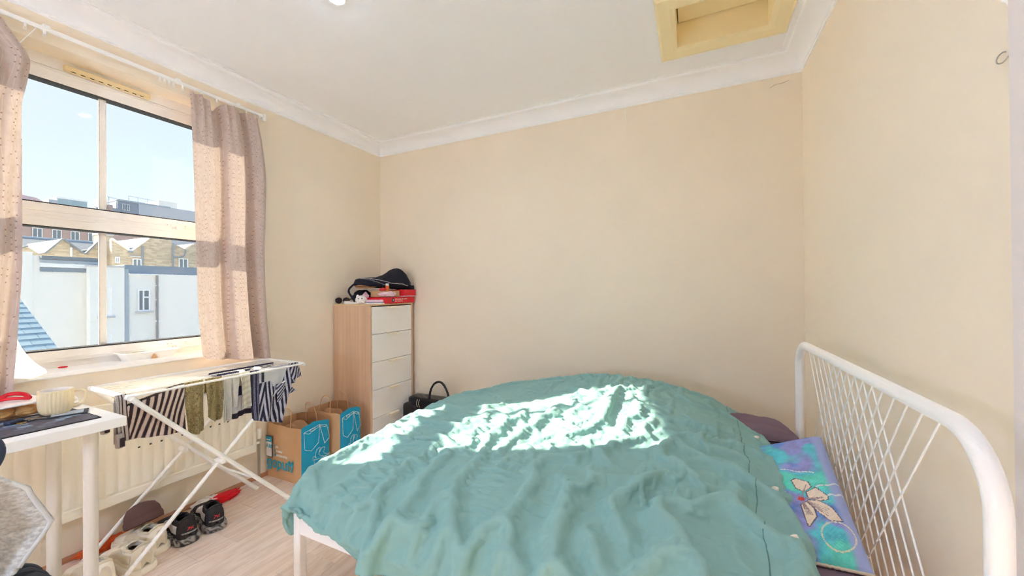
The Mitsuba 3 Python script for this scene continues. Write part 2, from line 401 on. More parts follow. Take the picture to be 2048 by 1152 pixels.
# ------------------------------------------------------------------ window
def window(name, y0, y1, detail):
    fx0, fx1 = XL - 0.20, XL - 0.13           # outer frame
    structure(name + '__frame', prism(sbox(y0, WZ0, y1, WZ1).difference(sbox(y0 + 0.045, WZ0 + 0.032, y1 - 0.045, WZ1 - 0.05)), fx0, fx1, 'yz'), 'upvc')
    a, b = y0 + 0.047, y1 - 0.047
    mid = (y0 + y1) / 2
    for nm, z0, z1, gz0, gz1, dx in (('lower_sash', WZ0 + 0.034, 1.588, 0.951, 1.535, 0.012), ('upper_sash', 1.590, WZ1 - 0.052, 1.642, 2.224, 0.0)):
        gy0, gy1 = a + 0.055, b - 0.055
        s = structure(f'{name}__{nm}', prism(sbox(a, z0, b, z1).difference(sbox(gy0, gz0, gy1, gz1)), fx0 + 0.008, fx1 + dx, 'yz'), 'upvc')
        g = 0.004
        structure(s + '__gasket', prism(sbox(gy0, gz0, gy1, gz1).difference(sbox(gy0 + g, gz0 + g * 1.6, gy1 - g, gz1 - g)), fx0 + 0.01, fx1 + dx - 0.008, 'yz'), 'gasket')
        structure(s + '__glazing_bar', cbox(fx0 + 0.026, fx0 + 0.042, mid - 0.0145, mid + 0.0145, gz0, gz1, 0.004), 'upvc')
        # step mouldings along the sash rails
        for zz in (z0 + 0.014, z1 - 0.016):
            structure(s + '__bead', cbox(fx1 + dx - 0.002, fx1 + dx + 0.003, a, b, zz, zz + 0.005, 0.001), 'upvc')
        P = np.array([[[fx0 + 0.034, gy0, gz0], [fx0 + 0.034, gy1, gz0]], [[fx0 + 0.034, gy0, gz1], [fx0 + 0.034, gy1, gz1]]])
        structure(s + '__pane', grid(P), 'window_glass')
        if detail:
            zc, yc = (1.607, 1.19) if nm == 'upper_sash' else (0.928, 1.185)
            c = structure(s + '__catch', cat([cbox(fx1 + dx, fx1 + dx + 0.008, yc - 0.045, yc + 0.06, zc - 0.008, zc + 0.010, 0.002), cbox(fx1 + dx, fx1 + dx + 0.016, yc + 0.004, yc + 0.04, zc - 0.026, zc + 0.004, 0.003)]), 'upvc')
            for dy, dz in ((-0.036, 0.002), (-0.02, 0.002), (-0.012, -0.018), (0.05, 0.003)):
                structure(c + '__screw', place(trimesh.creation.cylinder(0.0035, 0.006, sections=10), frame4((fx1 + dx + 0.008, yc + dy, zc + dz), (0, 1, 0), (0, 0, 1), (1, 0, 0))), 'steel')
    structure(name + '__sill', rbox(XL - 0.135, XL + 0.022, y0 - 0.03, y1 + 0.03, WZ0 - 0.022, WZ0 + 0.004, 0.008), 'white_gloss', 30)
    if detail:
        v = structure(name + '__trickle_vent', cbox(fx1, fx1 + 0.02, 0.752, 1.078, 2.288, 2.316, 0.004), 'brass_tint', label='yellowed slotted ventilator strip')
        for k in range(9):
            structure(v + '__slot', box(fx1 + 0.012, fx1 + 0.0205, 0.775 + k * 0.032, 0.79 + k * 0.032, 2.2885, 2.291), 'dark_gap')
tag('window_1', kind='structure'); tag('window_2', kind='structure')
window('window_1', WY0, WY1, True)
window('window_2', W2[0], W2[1], False)  # added unseen window, lets more daylight into the room

# ------------------------------------------------------------------ curtain rail, curtains
r_ = thing('curtain_track', 'white plastic curtain track under the cornice above the window', 'curtain track')
add(r_ + '__rail', cbox(XL + 0.02, XL + 0.034, 0.1, 1.60, 2.374, 2.392, 0.003), 'curtain_rail')
add(r_ + '__end_cap', cbox(XL + 0.012, XL + 0.042, 1.598, 1.618, 2.352, 2.398, 0.004), 'curtain_rail')
for yb in (0.38, 0.66, 1.14, 1.45):
    add(r_ + '__bracket', cbox(XL, XL + 0.036, yb - 0.012, yb + 0.012, 2.38, 2.402, 0.003), 'curtain_rail')
for yb in (0.60, 0.655, 1.06, 1.08, 1.1, 1.12, 1.16, 1.25, 1.33, 1.42, 1.5, 1.58):
    add(r_ + '__glider', cat([cbox(XL + 0.022, XL + 0.032, yb - 0.004, yb + 0.004, 2.358, 2.376, 0.001), tube([(XL + 0.027, yb + 0.005 * math.cos(a), 2.352 + 0.006 * math.sin(a)) for a in np.linspace(0, 2 * math.pi, 10)[:-1]], 0.0013, 5, True)]), 'curtain_rail')
add(r_ + '__cord', tube(spline([(XL + 0.03, 0.63, 2.37), (XL + 0.035, 0.60, 2.31), (XL + 0.04, 0.575, 2.26)], 10), 0.0018, 6), 'curtain_rail', True)

def cloth_uv(nu, nv, su=1.0, sv=1.0):
    u, v = np.meshgrid(np.linspace(0, su, nu), np.linspace(0, sv, nv), indexing='ij')
    return np.stack([u, v], -1).reshape(-1, 2)

def curtain(key, edge_l, edge_r, zt, zb, fold, x0, label, nu=150, nv=90):
    u, v = np.meshgrid(np.linspace(0, 1, nu), np.linspace(0, 1, nv), indexing='ij')
    y = edge_l(v) * (1 - u) + edge_r(v) * u
    z = zt(u) * (1 - v) + zb(u) * v
    xx = x0(v) + fold(u, v)
    add(key, grid(np.stack([xx, y, z], -1)), 'curtain_cloth', True, uv=cloth_uv(nu, nv), label=label, category='curtain')

itp = lambda xs, ys: (lambda t: np.interp(t, xs, ys))
from scipy.interpolate import PchipInterpolator
pch = lambda xs, ys: (lambda t: PchipInterpolator(xs, ys)(np.clip(t, 0, 1)))
def fold_r(u, v):
    # a wide flat leading panel, then deep folds bunched to the right
    big = pch([0, .10, .2, .3, .36, .42, .5, .58, .66, .72, .8, .88, .94, 1], [0, .008, .012, -.002, -.03, .012, .028, .03, -.012, -.035, .02, .032, -.02, -.03])(u)
    top = 0.012 * np.sin(u * 60) * np.exp(-v * 9) - 0.028 * np.exp(-((u - 0.33) / 0.06) ** 2 - (v / 0.12) ** 2)
    low = 0.010 * np.sin(u * 9 + v * 3) * v + 0.006 * np.sin(u * 31 + 2 * v) * v
    return big * (0.8 + 0.75 * v) + top + low + 0.004 * (meshkit.fbm(np.stack([u * 9, v * 14, 0 * u], -1), 3, 3) - 0.5)
curtain('curtain', pch([0, .06, .5, .8, 1], [1.185, 1.190, 1.193, 1.20, 1.222]), pch([0, .12, .25, .6, 1], [1.575, 1.605, 1.62, 1.605, 1.64]),
        pch([0, .12, .25, .33, .42, .5, .7, 1], [2.352, 2.352, 2.33, 2.30, 2.345, 2.352, 2.35, 2.35]), pch([0, .08, .2, .5, .75, .8, 1], [.862, .84, .828, .812, .80, .795, .80]),
        fold_r, pch([0, .5, 1], [XL + 0.045, XL + 0.075, XL + 0.085]), 'pinkish beige embroidered curtain gathered at the right side of the window')
def fold_l(u, v):
    return 0.03 * np.sin(u * 17 + 1.5) * (0.5 + v * 0.5) + 0.012 * np.sin(u * 41 + v * 5) + 0.035 * np.exp(-((u - 0.93) / 0.09) ** 2 - ((v - 0.10) / 0.07) ** 2) + 0.012 * np.sin(v * 30 + u * 20) * np.exp(-((v - 0.1) / 0.12) ** 2) + 0.006 * (meshkit.fbm(np.stack([u * 8, v * 20, 0 * u], -1), 3, 8) - 0.5)
curtain('curtain', pch([0, 1], [0.12, 0.14]), pch([0, .04, .10, .15, .22, .35, .6, .8, 1], [0.535, 0.56, 0.604, 0.597, 0.583, 0.586, 0.585, 0.572, 0.555]),
        pch([0, .7, .9, 1], [2.35, 2.35, 2.345, 2.352]), pch([0, 1], [0.77, 0.765]), fold_l, pch([0, .1, .5, 1], [XL + 0.05, XL + 0.08, XL + 0.07, XL + 0.07]), 'pinkish beige embroidered curtain at the left edge of the window', 150, 110)
u, v = np.meshgrid(np.linspace(0, 1, 30), np.linspace(0, 1, 30), indexing='ij')
add('net_curtain', grid(np.stack([XL + 0.028 + 0.012 * np.sin(u * 9) * v, 0.42 + u * (0.16 + 0.10 * v ** 1.2 - 0.02 * (v > 0.8) * (v - .8) * 5), 1.03 - v * (0.245 - 0.09 * u * v)], -1)), 'voile', True, label='sheer white net curtain corner under the left beige curtain', category='net curtain')

# ------------------------------------------------------------------ radiator
rd = thing('radiator', 'white ribbed panel radiator under the window, behind the clothes rack', 'radiator')
RX, RY0, RY1, RZ0, RZ1 = XL + 0.085, 0.02, 1.522, 0.205, 0.695
yy = np.arange(RY0 + 0.02, RY1 - 0.02 + 1e-6, 0.0045)
ph = ((yy - RY0) / 0.045) % 1
dx = 0.010 * np.clip(np.sin(np.pi * ph), 0, 1) ** 0.45
zz = [RZ0 + 0.045, RZ0 + 0.058, RZ0 + 0.065, RZ1 - 0.065, RZ1 - 0.058, RZ1 - 0.045]
amp = [0, 0.3, 1, 1, 0.3, 0]
P = np.array([[[RX - 0.012 + a * d, y, z] for z, a in zip(zz, amp)] for y, d in zip(yy, dx)])
add(rd + '__front_panel', grid(P), 'radiator_white', 35)
add(rd + '__bottom_rail', rbox(RX - 0.030, RX - 0.002, RY0, RY1, RZ0, RZ0 + 0.05, 0.007), 'radiator_white', 35)
add(rd + '__top_rail', rbox(RX - 0.030, RX - 0.002, RY0, RY1, RZ1 - 0.05, RZ1, 0.007), 'radiator_white', 35)
add(rd + '__side_trim', rbox(RX - 0.06, RX - 0.004, RY1 - 0.022, RY1, RZ0 + 0.01, RZ1 - 0.01, 0.005), 'radiator_white', 35)
add(rd + '__back_panel', cbox(XL + 0.02, XL + 0.045, RY0 + 0.02, RY1 - 0.02, RZ0 + 0.02, RZ1 - 0.02), 'radiator_white')
for k in range(10):
    add(rd + '__surface_mark', cbox(RX - 0.004, RX - 0.0012, 0.945 + k * 0.045, 0.955 + k * 0.045, 0.446, 0.454, 0.001), 'gasket')  # row of small dark marks across the ribs
add(rd + '__valve', cat([lathe([(0.0, 0), (0.016, 0), (0.018, 0.01), (0.018, 0.05), (0.012, 0.06), (0, 0.06)], 16, (XL + 0.055, RY1 + 0.03, 0.28)), tube([(XL + 0.055, RY1 - 0.01, 0.255), (XL + 0.055, RY1 + 0.03, 0.255)], 0.011, 12)]), 'white_matte', 40, label='white radiator valve')
add(rd + '__pipe', tube([(XL + 0.055, RY1 + 0.03, 0.28), (XL + 0.055, RY1 + 0.03, -0.005)], 0.0075, 12), 'steel', True, label='copper and steel supply pipe')

# ================================================================== BED
bed = thing('bed', 'white metal double bed with a headboard of crossed wires against the right wall', 'bed')
HX, HZ, HYN, HYF, HR, TR = 0.46, 0.957, 0.932, 2.274, 0.13, 0.0175
pts = [(HX, HYN, 0.02), (HX, HYN, 0.3), (HX, HYN, HZ - HR)]
pts += [(HX, HYN + HR - HR * math.cos(a), HZ - HR + HR * math.sin(a)) for a in np.linspace(0.08, math.pi / 2, 12)]
pts += [(HX, HYF - HR + HR * math.sin(a), HZ - HR + HR * math.cos(a)) for a in np.linspace(0, math.pi / 2, 12)]
pts += [(HX, HYF, 0.3), (HX, HYF, 0.02)]
add(bed + '__headboard_frame', tube(pts, TR, 20), 'bed_white', 40)
add(bed + '__headboard_rail', tube([(HX, HYN, 0.36), (HX, HYF, 0.36)], 0.010, 14), 'bed_white', 40)
for k in range(11):
    yt = 2.113 - 0.0661 * k
    for s in (1, -1):
        a = (HX + 0.003 * s, yt if s > 0 else 2 * 1.6025 - yt, HZ - TR + 0.003)
        b = (HX + 0.003 * s, a[1] - s * (a[2] - 0.362) / 1.37, 0.362)
        add(bed + '__headboard_wire', tube([a, b], 0.0022, 7), 'bed_white', True)
FN, FF = np.array([-1.345, 0.972]), np.array([-1.36, 2.33])
HNr, HFr = np.array([HX - 0.012, 0.945]), np.array([HX - 0.012, 2.262])
def rail(key, a, b, z0=0.318, z1=0.432):
    add(key, obar((*a, (z0 + z1) / 2), (*b, (z0 + z1) / 2), 0.024, z1 - z0), 'bed_white', 30)
rail(bed + '__side_rail', FN, HNr); rail(bed + '__side_rail', FF, HFr); rail(bed + '__foot_rail', FN, FF)
for q in (FN, FF):
    add(bed + '__leg', rbox(q[0] - 0.017, q[0] + 0.017, q[1] - 0.017, q[1] + 0.017, 0.0, 0.438, 0.008), 'bed_white', 30)
for k in range(9):
    t = (k + 0.5) / 9
    a, b = FN + (HNr - FN) * t, FF + (HFr - FF) * t
    add(bed + '__slat', obar((*a, 0.335), (*b, 0.335), 0.06, 0.014), 'oak_edge')
mat_poly = Polygon([FN + [0.12, 0.06], HNr + [-0.03, 0.05], HFr + [-0.03, -0.03], FF + [0.12, -0.03]])
mp = np.array(mat_poly.buffer(-0.03).exterior.coords)[:-1]
mm = m3.Manifold.batch_hull([m3.Manifold.sphere(0.03, 20).translate([x, y, z]) for x, y in mp for z in (0.375, 0.452)])
ms = thing('mattress', 'mattress under a dusty purple fitted sheet on the white bed', 'mattress')
add(ms + '__fitted_sheet', mt(mm), 'purple_sheet', 40)

# ------------------------------------------------------------------ pillows
def cushion(cx, cy, cz, L, W, H, ang, seed, n=(70, 50), sag=0.0, edge=0.06):
    u, v = np.meshgrid(np.linspace(-1, 1, n[0]), np.linspace(-1, 1, n[1]), indexing='ij')
    e = (np.clip(1 - np.abs(u) ** 2.6, 0, 1) * np.clip(1 - np.abs(v) ** 2.6, 0, 1)) ** 0.5
    pin = 1 - 0.045 * (np.abs(u) ** 2) * (1 - v ** 2) * 0 - edge * ((1 - np.abs(u) ** 4) * (np.abs(v) > .5) * (np.abs(v) - .5) ** 2 + 0)
    X = u * L / 2 * (1 - edge * 0.6 * (1 - v ** 2) * np.abs(u) ** 3)
    Y = v * W / 2 * (1 - edge * (1 - u ** 2) * np.abs(v) ** 3)
    w = meshkit.fbm(np.stack([u * 3 + seed, v * 3, 0 * u], -1), 3, seed) - 0.5
    top = np.stack([X, Y, H * 0.5 * e * (1 + 0.5 * w) + 0.004], -1)
    bot = np.stack([X, Y, -H * 0.5 * e * 0.8], -1)
    m = cat([grid(top), trimesh.Trimesh(grid(bot).vertices, grid(bot).faces[:, ::-1], process=False)])
    m.apply_transform(rz(ang, (cx, cy, cz)))
    return m
add('pillow', cushion(0.235, 2.215, 0.522, 0.38, 0.30, 0.10, math.radians(8), 3), 'purple_sheet', True, label='dusty purple pillow in the far corner of the bed by the wall', category='pillow')

# printed quilted pillowcase
C4 = {'bl': (0.20, 1.262), 'br': (0.408, 1.272), 'tr': (0.447, 1.88), 'tl': (0.215, 1.93)}
nu, nv = 340, 130          # along the bed's head (y), across (x)
u, v = np.meshgrid(np.linspace(0, 1, nu), np.linspace(0, 1, nv), indexing='ij')
def bil(k): return C4['bl'][k] * (1 - u) * (1 - v) + C4['br'][k] * (1 - u) * v + C4['tr'][k] * u * v + C4['tl'][k] * u * (1 - v)
X, Y = bil(0), bil(1)
e = np.clip(np.clip(1 - np.abs(2 * u - 1) ** 5, 0, 1) * np.clip(1 - np.abs(2 * v - 1) ** 5, 0, 1), 0, 1) ** 0.5
quilt = 0.0016 * (np.sin(X * 520 + Y * 60) * np.sin(Y * 520 - X * 60))
Z = 0.495 + 0.04 * e + 0.112 * u ** 1.3 * v ** 1.1 + .03 * u + quilt * (v < .82)
top = np.stack([X, Y, Z], -1)
q3 = np.stack([X, Y, 0 * X], -1)
n1, n2, n3 = meshkit.fbm(q3 * 9, 3, 11), meshkit.fbm(q3 * 14 + 5, 3, 12), meshkit.fbm(q3 * 60, 2, 13)
col = np.empty(X.shape + (3,))
cA, cB, cC, cD = lin(92, 190, 206), lin(146, 150, 206), lin(100, 206, 192), lin(104, 140, 204)
t1, t2 = np.clip((n1 - .40) * 8, 0, 1)[..., None], np.clip((n2 - .5) * 7, 0, 1)[..., None]
col = cA * (1 - t1) + cB * t1
col = col * (1 - t2) + (cC * (1 - t1) + cD * t1) * t2
col *= (0.82 + 0.36 * n3)[..., None]
border = np.clip((v - 0.80) * 14, 0, 1)[..., None]
col = col * (1 - border) + lin(156, 168, 214) * border
PA, PB = u * 0.64, v * 0.225            # metres along and across the pillow
AB = lambda q: (q[0] * 0.64, q[1] * 0.225)
def paint(poly, c, outline=None):
    P_ = Polygon([AB(q) for q in poly]).buffer(0.004)
    m_ = contains_xy(P_, PA, PB)
    if outline is not None:
        col[m_] = lin(*outline)
        m_ = contains_xy(P_.buffer(-0.0028), PA, PB)
    col[m_] = lin(*c)
petal, c0 = (226, 210, 194), np.array(AB((0.342, 0.442)))
for pl in ([(0.499, 0.411), (0.516, 0.457), (0.49, 0.589), (0.448, 0.605), (0.41, 0.504), (0.431, 0.434)],
           [(0.401, 0.543), (0.44, 0.667), (0.383, 0.767), (0.357, 0.752), (0.342, 0.643), (0.36, 0.543)],
           [(0.333, 0.527), (0.336, 0.651), (0.298, 0.76), (0.218, 0.829), (0.206, 0.705), (0.257, 0.597)],
           [(0.316, 0.496), (0.274, 0.55), (0.218, 0.55), (0.147, 0.434), (0.206, 0.426), (0.292, 0.426)]):
    paint(pl, petal, (110, 90, 110))
    ql = np.array([AB(q) for q in pl]); k0 = len(ql) // 2
    for tt in (0.2, 0.4, 0.6, 0.8):     # stitched veins
        tip = ql[k0 - 1] * (1 - tt) + ql[(k0 + 1) % len(ql)] * tt
        for q in c0 + (tip - c0) * np.linspace(0.2, 0.92, 160)[:, None]:
            col[(np.abs(PA - q[0]) < 0.0012) & (np.abs(PB - q[1]) < 0.0012)] = lin(160, 138, 140)
paint([(0.335, 0.42), (0.352, 0.43), (0.348, 0.47), (0.33, 0.46)], (196, 70, 70))
for a in np.linspace(0, 2 * math.pi, 50)[:-1]:
    ba, bb = AB((0.121 + 0.078 * math.cos(a) + 0.02 * math.sin(a), 0.735 + 0.185 * math.sin(a)))
    col[np.hypot(PA - ba, PB - bb) < 0.0026] = lin(222, 214, 190)
for p_, q_ in (((0.451, 0.674), (0.507, 0.97)), ((0.389, 0.783), (0.428, 0.97)), ((0.611, 0.302), (0.572, 0.705))):
    p_, q_ = np.array(AB(p_)), np.array(AB(q_))
    for s_ in np.linspace(0, 1, 60):
        c_ = p_ + (q_ - p_) * s_ + [0.004 * math.sin(s_ * 9), 0]
        col[np.hypot(PA - c_[0], PB - c_[1]) < 0.0028 * (1 if int(s_ * 59) % 3 else 0.4)] = lin(214, 216, 226)
pk = thing('pillow', 'quilted turquoise and purple pillow with a beige lotus flower beside the wire headboard', 'pillow')
add(pk + '__case', grid(top), 'vcol_cloth', True, color=col.reshape(-1, 3))
bot = np.stack([X, Y, 0.485 + 0.10 * u ** 1.3 * v ** 1.1 + .028 * u], -1)[::8, ::6]
edge = np.concatenate([top[:, -1], top[::-1, 0][:0]])
add(pk + '__hem', cat([tube(top[::6, -1] - [0, 0, 0.004], 0.0035, 6), tube(top[0, ::4] - [0, 0, 0.004], 0.0045, 6), tube(top[-1, ::4] - [0, 0, 0.004], 0.0045, 6)]), 'cream_dark', True, label='cream piped edge')
add(pk + '__underside', trimesh.Trimesh(grid(bot).vertices, grid(bot).faces[:, ::-1], process=False), 'purple_sheet', True)
add('hair_band', cat([tube(spline([(0.33, 1.13, 0.499), (0.35, 1.15, 0.512), (0.375, 1.15, 0.512), (0.395, 1.13, 0.499)], 14), 0.009, 8)]), 'pink_paper', True, label='pale pink hair band on the purple sheet by the near headboard post', category='hair band')

# ------------------------------------------------------------------ duvet: a sheet with spare length, relaxed over the padding until it buckles into creases
def duvet_rest(nx, ny):
    """Rest position of the cover: s runs from the foot edge to the button edge, t from the near hem to the far hem."""
    from scipy.interpolate import RBFInterpolator
    ctl = np.array([(-1.42, 1.0, .50), (-1.42, 1.36, .555), (-1.42, 1.72, .57), (-1.42, 2.14, .548), (-1.42, 2.35, .49),
                    (-1.1, 2.3, .60), (-.86, 2.3, .645), (-.39, 2.3, .715), (-.15, 2.3, .685), (.12, 2.3, .61), (.25, 2.28, .545),
                    (-.4, 2.05, .70), (-.1, 2.05, .665), (-.8, 2.0, .63), (-1.1, 1.6, .605), (-.6, 1.5, .60), (-.2, 1.5, .60),
                    (.05, 1.75, .61), (.26, 1.9, .565), (.26, 1.5, .560), (.25, 1.25, .552), (-.1, 1.15, .58), (-.6, 1.1, .56), (-1.0, 1.1, .545),
                    (-.6, .93, .50), (-1.1, .95, .49), (0.05, .93, .53), (.25, .98, .52)])
    H = RBFInterpolator(ctl[:, :2], ctl[:, 2], smoothing=0.002, kernel='thin_plate_spline')
    s, t = np.meshgrid(np.linspace(0, 1, nx), np.linspace(0, 1, ny), indexing='ij')
    foot = -1.44 - 0.0 * t
    head = np.interp(t, [0, .12, .2, .35, .55, .75, .88, 1], [.262, .272, .285, .298, .305, .318, .285, .262])
    x = foot + (head - foot) * s
    # across: a near part that hangs down, the top, a far part that drops behind
    near_y = 0.915 + 0.055 * np.clip((x + 0.9) / -0.5, 0, 1)
    L0, L2 = 0.09, 0.16
    hang = np.interp(x, [-1.46, -1.3, -1.15, -1.0, -.74, -.3, .3], [.02, .015, .03, .065, .085, .10, .10])
    Ltop = 2.40 - near_y
    q = t * (L0 + Ltop + L2)
    r = 0.055
    hn = np.clip((L0 - q) / L0, 0, 1)
    hf = np.clip((q - L0 - Ltop) / L2, 0, 1)
    yt = near_y + np.clip(q - L0, 0, Ltop)
    y = yt - 0.028 * np.sin(np.clip(hn * 3, 0, 1) * np.pi / 2) * (hn > 0) + 0.03 * np.sin(np.clip(hf * 3, 0, 1) * np.pi / 2)
    zt = H(np.stack([x, np.clip(yt, .9, 2.4)], -1).reshape(-1, 2)).reshape(x.shape)
    edge_n = np.clip((yt - near_y) / 0.10, 0, 1)
    edge_f = np.clip((near_y + Ltop - yt) / 0.09, 0, 1)
    edge_s = np.clip((s - .02) / 0.08, 0, 1)
    edge_h = np.clip((1 - s) / 0.035, 0, 1)
    rnd = lambda e: 1 - np.sqrt(np.clip(1 - (1 - e) ** 2, 0, 1))
    z = zt - 0.045 * rnd(edge_n) - 0.06 * rnd(edge_f) - 0.035 * rnd(edge_s) - 0.028 * rnd(edge_h)
    z = z - hang * hn - 0.2 * hf
    fo = np.clip((0.075 - s) / 0.075, 0, 1)
    x = np.where(fo > 0, foot + (head - foot) * .075 - 0.065 * np.sin(np.clip(fo * 1.6, 0, 1) * np.pi / 2), x)
    z = z - 0.115 * np.clip(fo - .15, 0, 1) * np.clip(1 - hn * 1.3, 0, 1)
    corner = np.exp(-((s - .03) / .07) ** 2 - ((q - .20) / .10) ** 2)
    return np.stack([x - .012 * corner, y - .012 * corner, z + .018 * corner], -1)

def relax(P0, iters, seed, stretch, lift, hold):
    nx, ny = P0.shape[:2]
    rng = np.random.default_rng(seed)
    n = np.cross(np.gradient(P0, axis=0), np.gradient(P0, axis=1)); n /= np.linalg.norm(n, axis=-1, keepdims=True)
    if n[..., 2].mean() < 0: n = -n
    s, t = np.meshgrid(np.linspace(0, 1, nx), np.linspace(0, 1, ny), indexing='ij')
    P = P0 + n * (0.010 * (meshkit.fbm(np.stack([P0[..., 0] * 7, P0[..., 1] * 7, 0 * s], -1), 4, seed) - 0.4))[..., None] + n * rng.normal(0, 0.0012, s.shape)[..., None]
    base = P0.copy()
    cons = []
    for di, dj, kst in ((1, 0, 1.0), (0, 1, 1.0), (1, 1, 0.5), (1, -1, 0.5), (2, 0, 0.16), (0, 2, 0.16)):
        for par in range(2):
            i = np.arange(nx - di)
            i = i[(i // max(di, 1)) % 2 == par] if di else np.arange(nx)
            j = np.arange(ny - abs(dj))
            if not di: j = j[(j // max(abs(dj), 1)) % 2 == par]
            I, J = np.meshgrid(i, j, indexing='ij')
            if dj < 0: J = J + 1
            a = (I * ny + J).ravel(); b = ((I + di) * ny + J + dj).ravel()
            cons.append((a, b, kst))
    F = P.reshape(-1, 3); B0 = base.reshape(-1, 3); N = n.reshape(-1, 3)
    slack = stretch(s, t)
    sx, sy = (x.ravel() for x in slack)
    rest = []
    for a, b, k in cons:
        d = B0[a] - B0[b]; L = np.linalg.norm(d, axis=1)
        ds = np.abs(s.ravel()[a] - s.ravel()[b]) > 1e-9; dt = np.abs(t.ravel()[a] - t.ravel()[b]) > 1e-9
        f = np.where(ds & dt, 0.5 * (sx[a] + sy[a]), np.where(ds, sx[a], sy[a]))
        rest.append(L * f)
    vel = np.zeros_like(F)
    for it in range(iters):
        old = F.copy()
        hw = np.where(s.ravel() > .955, 0.06, hold)[:, None]
        F = F + vel * 0.86 - N * 0.00005 + (B0 - F - N * ((B0 - F) * N).sum(1, keepdims=True)) * hw
        for (a, b, k), L in zip(cons, rest):
            d = F[b] - F[a]; l = np.linalg.norm(d, axis=1)
            c = (d * (0.5 * k * (l - L) / np.maximum(l, 1e-9))[:, None])
            F[a] += c; F[b] -= c
        h_ = ((F - B0) * N).sum(1)
        F += N * np.clip(-0.006 - h_, 0, None)[:, None]
        F -= N * np.clip(h_ - lift, 0, None)[:, None]
        vel = F - old
    return F.reshape(nx, ny, 3)

def refine(P, k=2):
    from scipy.ndimage import zoom
    from scipy.interpolate import RectBivariateSpline
    nx, ny = P.shape[:2]
    a, b = np.arange(nx), np.arange(ny)
    A, B = np.linspace(0, nx - 1, nx * k - k + 1), np.linspace(0, ny - 1, ny * k - k + 1)
    return np.stack([RectBivariateSpline(a, b, P[..., c])(A, B) for c in range(3)], -1)


def spare(kind):
    def fn(s, t):
        sx, sy = fn0(s, t); e = np.clip((1 - s) / .08, 0, 1) * np.clip(s / .04, 0, 1)
        return 1 + (sx - 1) * e, 1 + (sy - 1) * e
    def fn0(s, t):
        q = np.stack([s * 3.2, t * 3.2, 0 * s], -1)
        n1, n2 = meshkit.fbm(q, 3, 21 + kind), meshkit.fbm(q + 7, 3, 22 + kind)
        near = np.clip((.30 - t) / .22, 0, 1)                  # gathers of the hanging near side
        foot = np.clip((.30 - s) / .3, 0, 1)
        lowr = np.clip((s - .5) / .3, 0, 1) * np.clip((.5 - t) / .3, 0, 1)
        far = np.clip((t - .55) / .2, 0, 1)
        if kind == 0:      # broad folds
            return 1.015 + .16 * np.clip(n1 - .42, 0, 1) + .045 * near + .05 * lowr - .03 * far, 1.02 + .16 * np.clip(n2 - .42, 0, 1) + .10 * lowr + .03 * foot - .03 * far
        dirn = np.clip((meshkit.fbm(np.stack([s * 2.1 + 3, t * 2.1, 0 * s], -1), 2, 77 + kind) - .42) / .16, 0, 1)
        if kind == 2:      # crisp little creases
            q = np.stack([s * 9, t * 9, 0 * s], -1)
            n1, n2 = meshkit.fbm(q, 3, 61), meshkit.fbm(q + 7, 3, 62)
            return 1.004 + .36 * dirn * np.clip(n1 - .42, 0, 1), 1.004 + .36 * (1 - dirn) * np.clip(n2 - .42, 0, 1)
        return 1.006 + dirn * (.014 + .34 * np.clip(n1 - .42, 0, 1)) + .02 * near, 1.006 + (1 - dirn) * (.016 + .34 * np.clip(n2 - .42, 0, 1))
    return fn
P0 = duvet_rest(64, 64)
DP = refine(relax(P0, 300, 31, spare(0), 0.10, 0.002), 2)
DP = refine(relax(DP, 120, 33, spare(1), 0.03, 0.003), 2)
DP = refine(relax(DP, 45, 35, spare(2), 0.012, 0.003), 2)
gn = np.cross(np.gradient(DP, axis=0), np.gradient(DP, axis=1)); gn /= np.linalg.norm(gn, axis=-1, keepdims=True)
if gn[..., 2].mean() < 0: gn = -gn
# fine sharp cotton creases, lying one way or the other
def ridge(q, seed): return (1 - np.abs(2 * meshkit.noise(q, seed) - 1)) ** 3
wx, wy = meshkit.fbm(DP * 5, 3, 91) * 2.2, meshkit.fbm(DP * 5 + 3, 3, 92) * 2.2
mk = np.clip((meshkit.fbm(DP * 2.6, 2, 93) - .42) / .16, 0, 1)
q1 = np.stack([DP[..., 0] * 9 + wx, DP[..., 1] * 38 + wy * 3, DP[..., 2] * 20], -1)
q2 = np.stack([DP[..., 0] * 36 + wx * 3, DP[..., 1] * 10 + wy, DP[..., 2] * 20], -1)
fine = 0.0036 * ridge(q1, 41) * mk + 0.0036 * ridge(q2, 42) * (1 - mk) + 0.0015 * ridge(q1 * 2.3 + 5, 43) * (1 - mk) + 0.0015 * ridge(q2 * 2.3 + 5, 44) * mk
DP = DP + gn * fine[..., None]
dv = thing('duvet', 'crumpled sea green duvet spread over the bed', 'duvet')
add(dv + '__cover', grid(DP, 0.008), 'duvet_cotton', True)
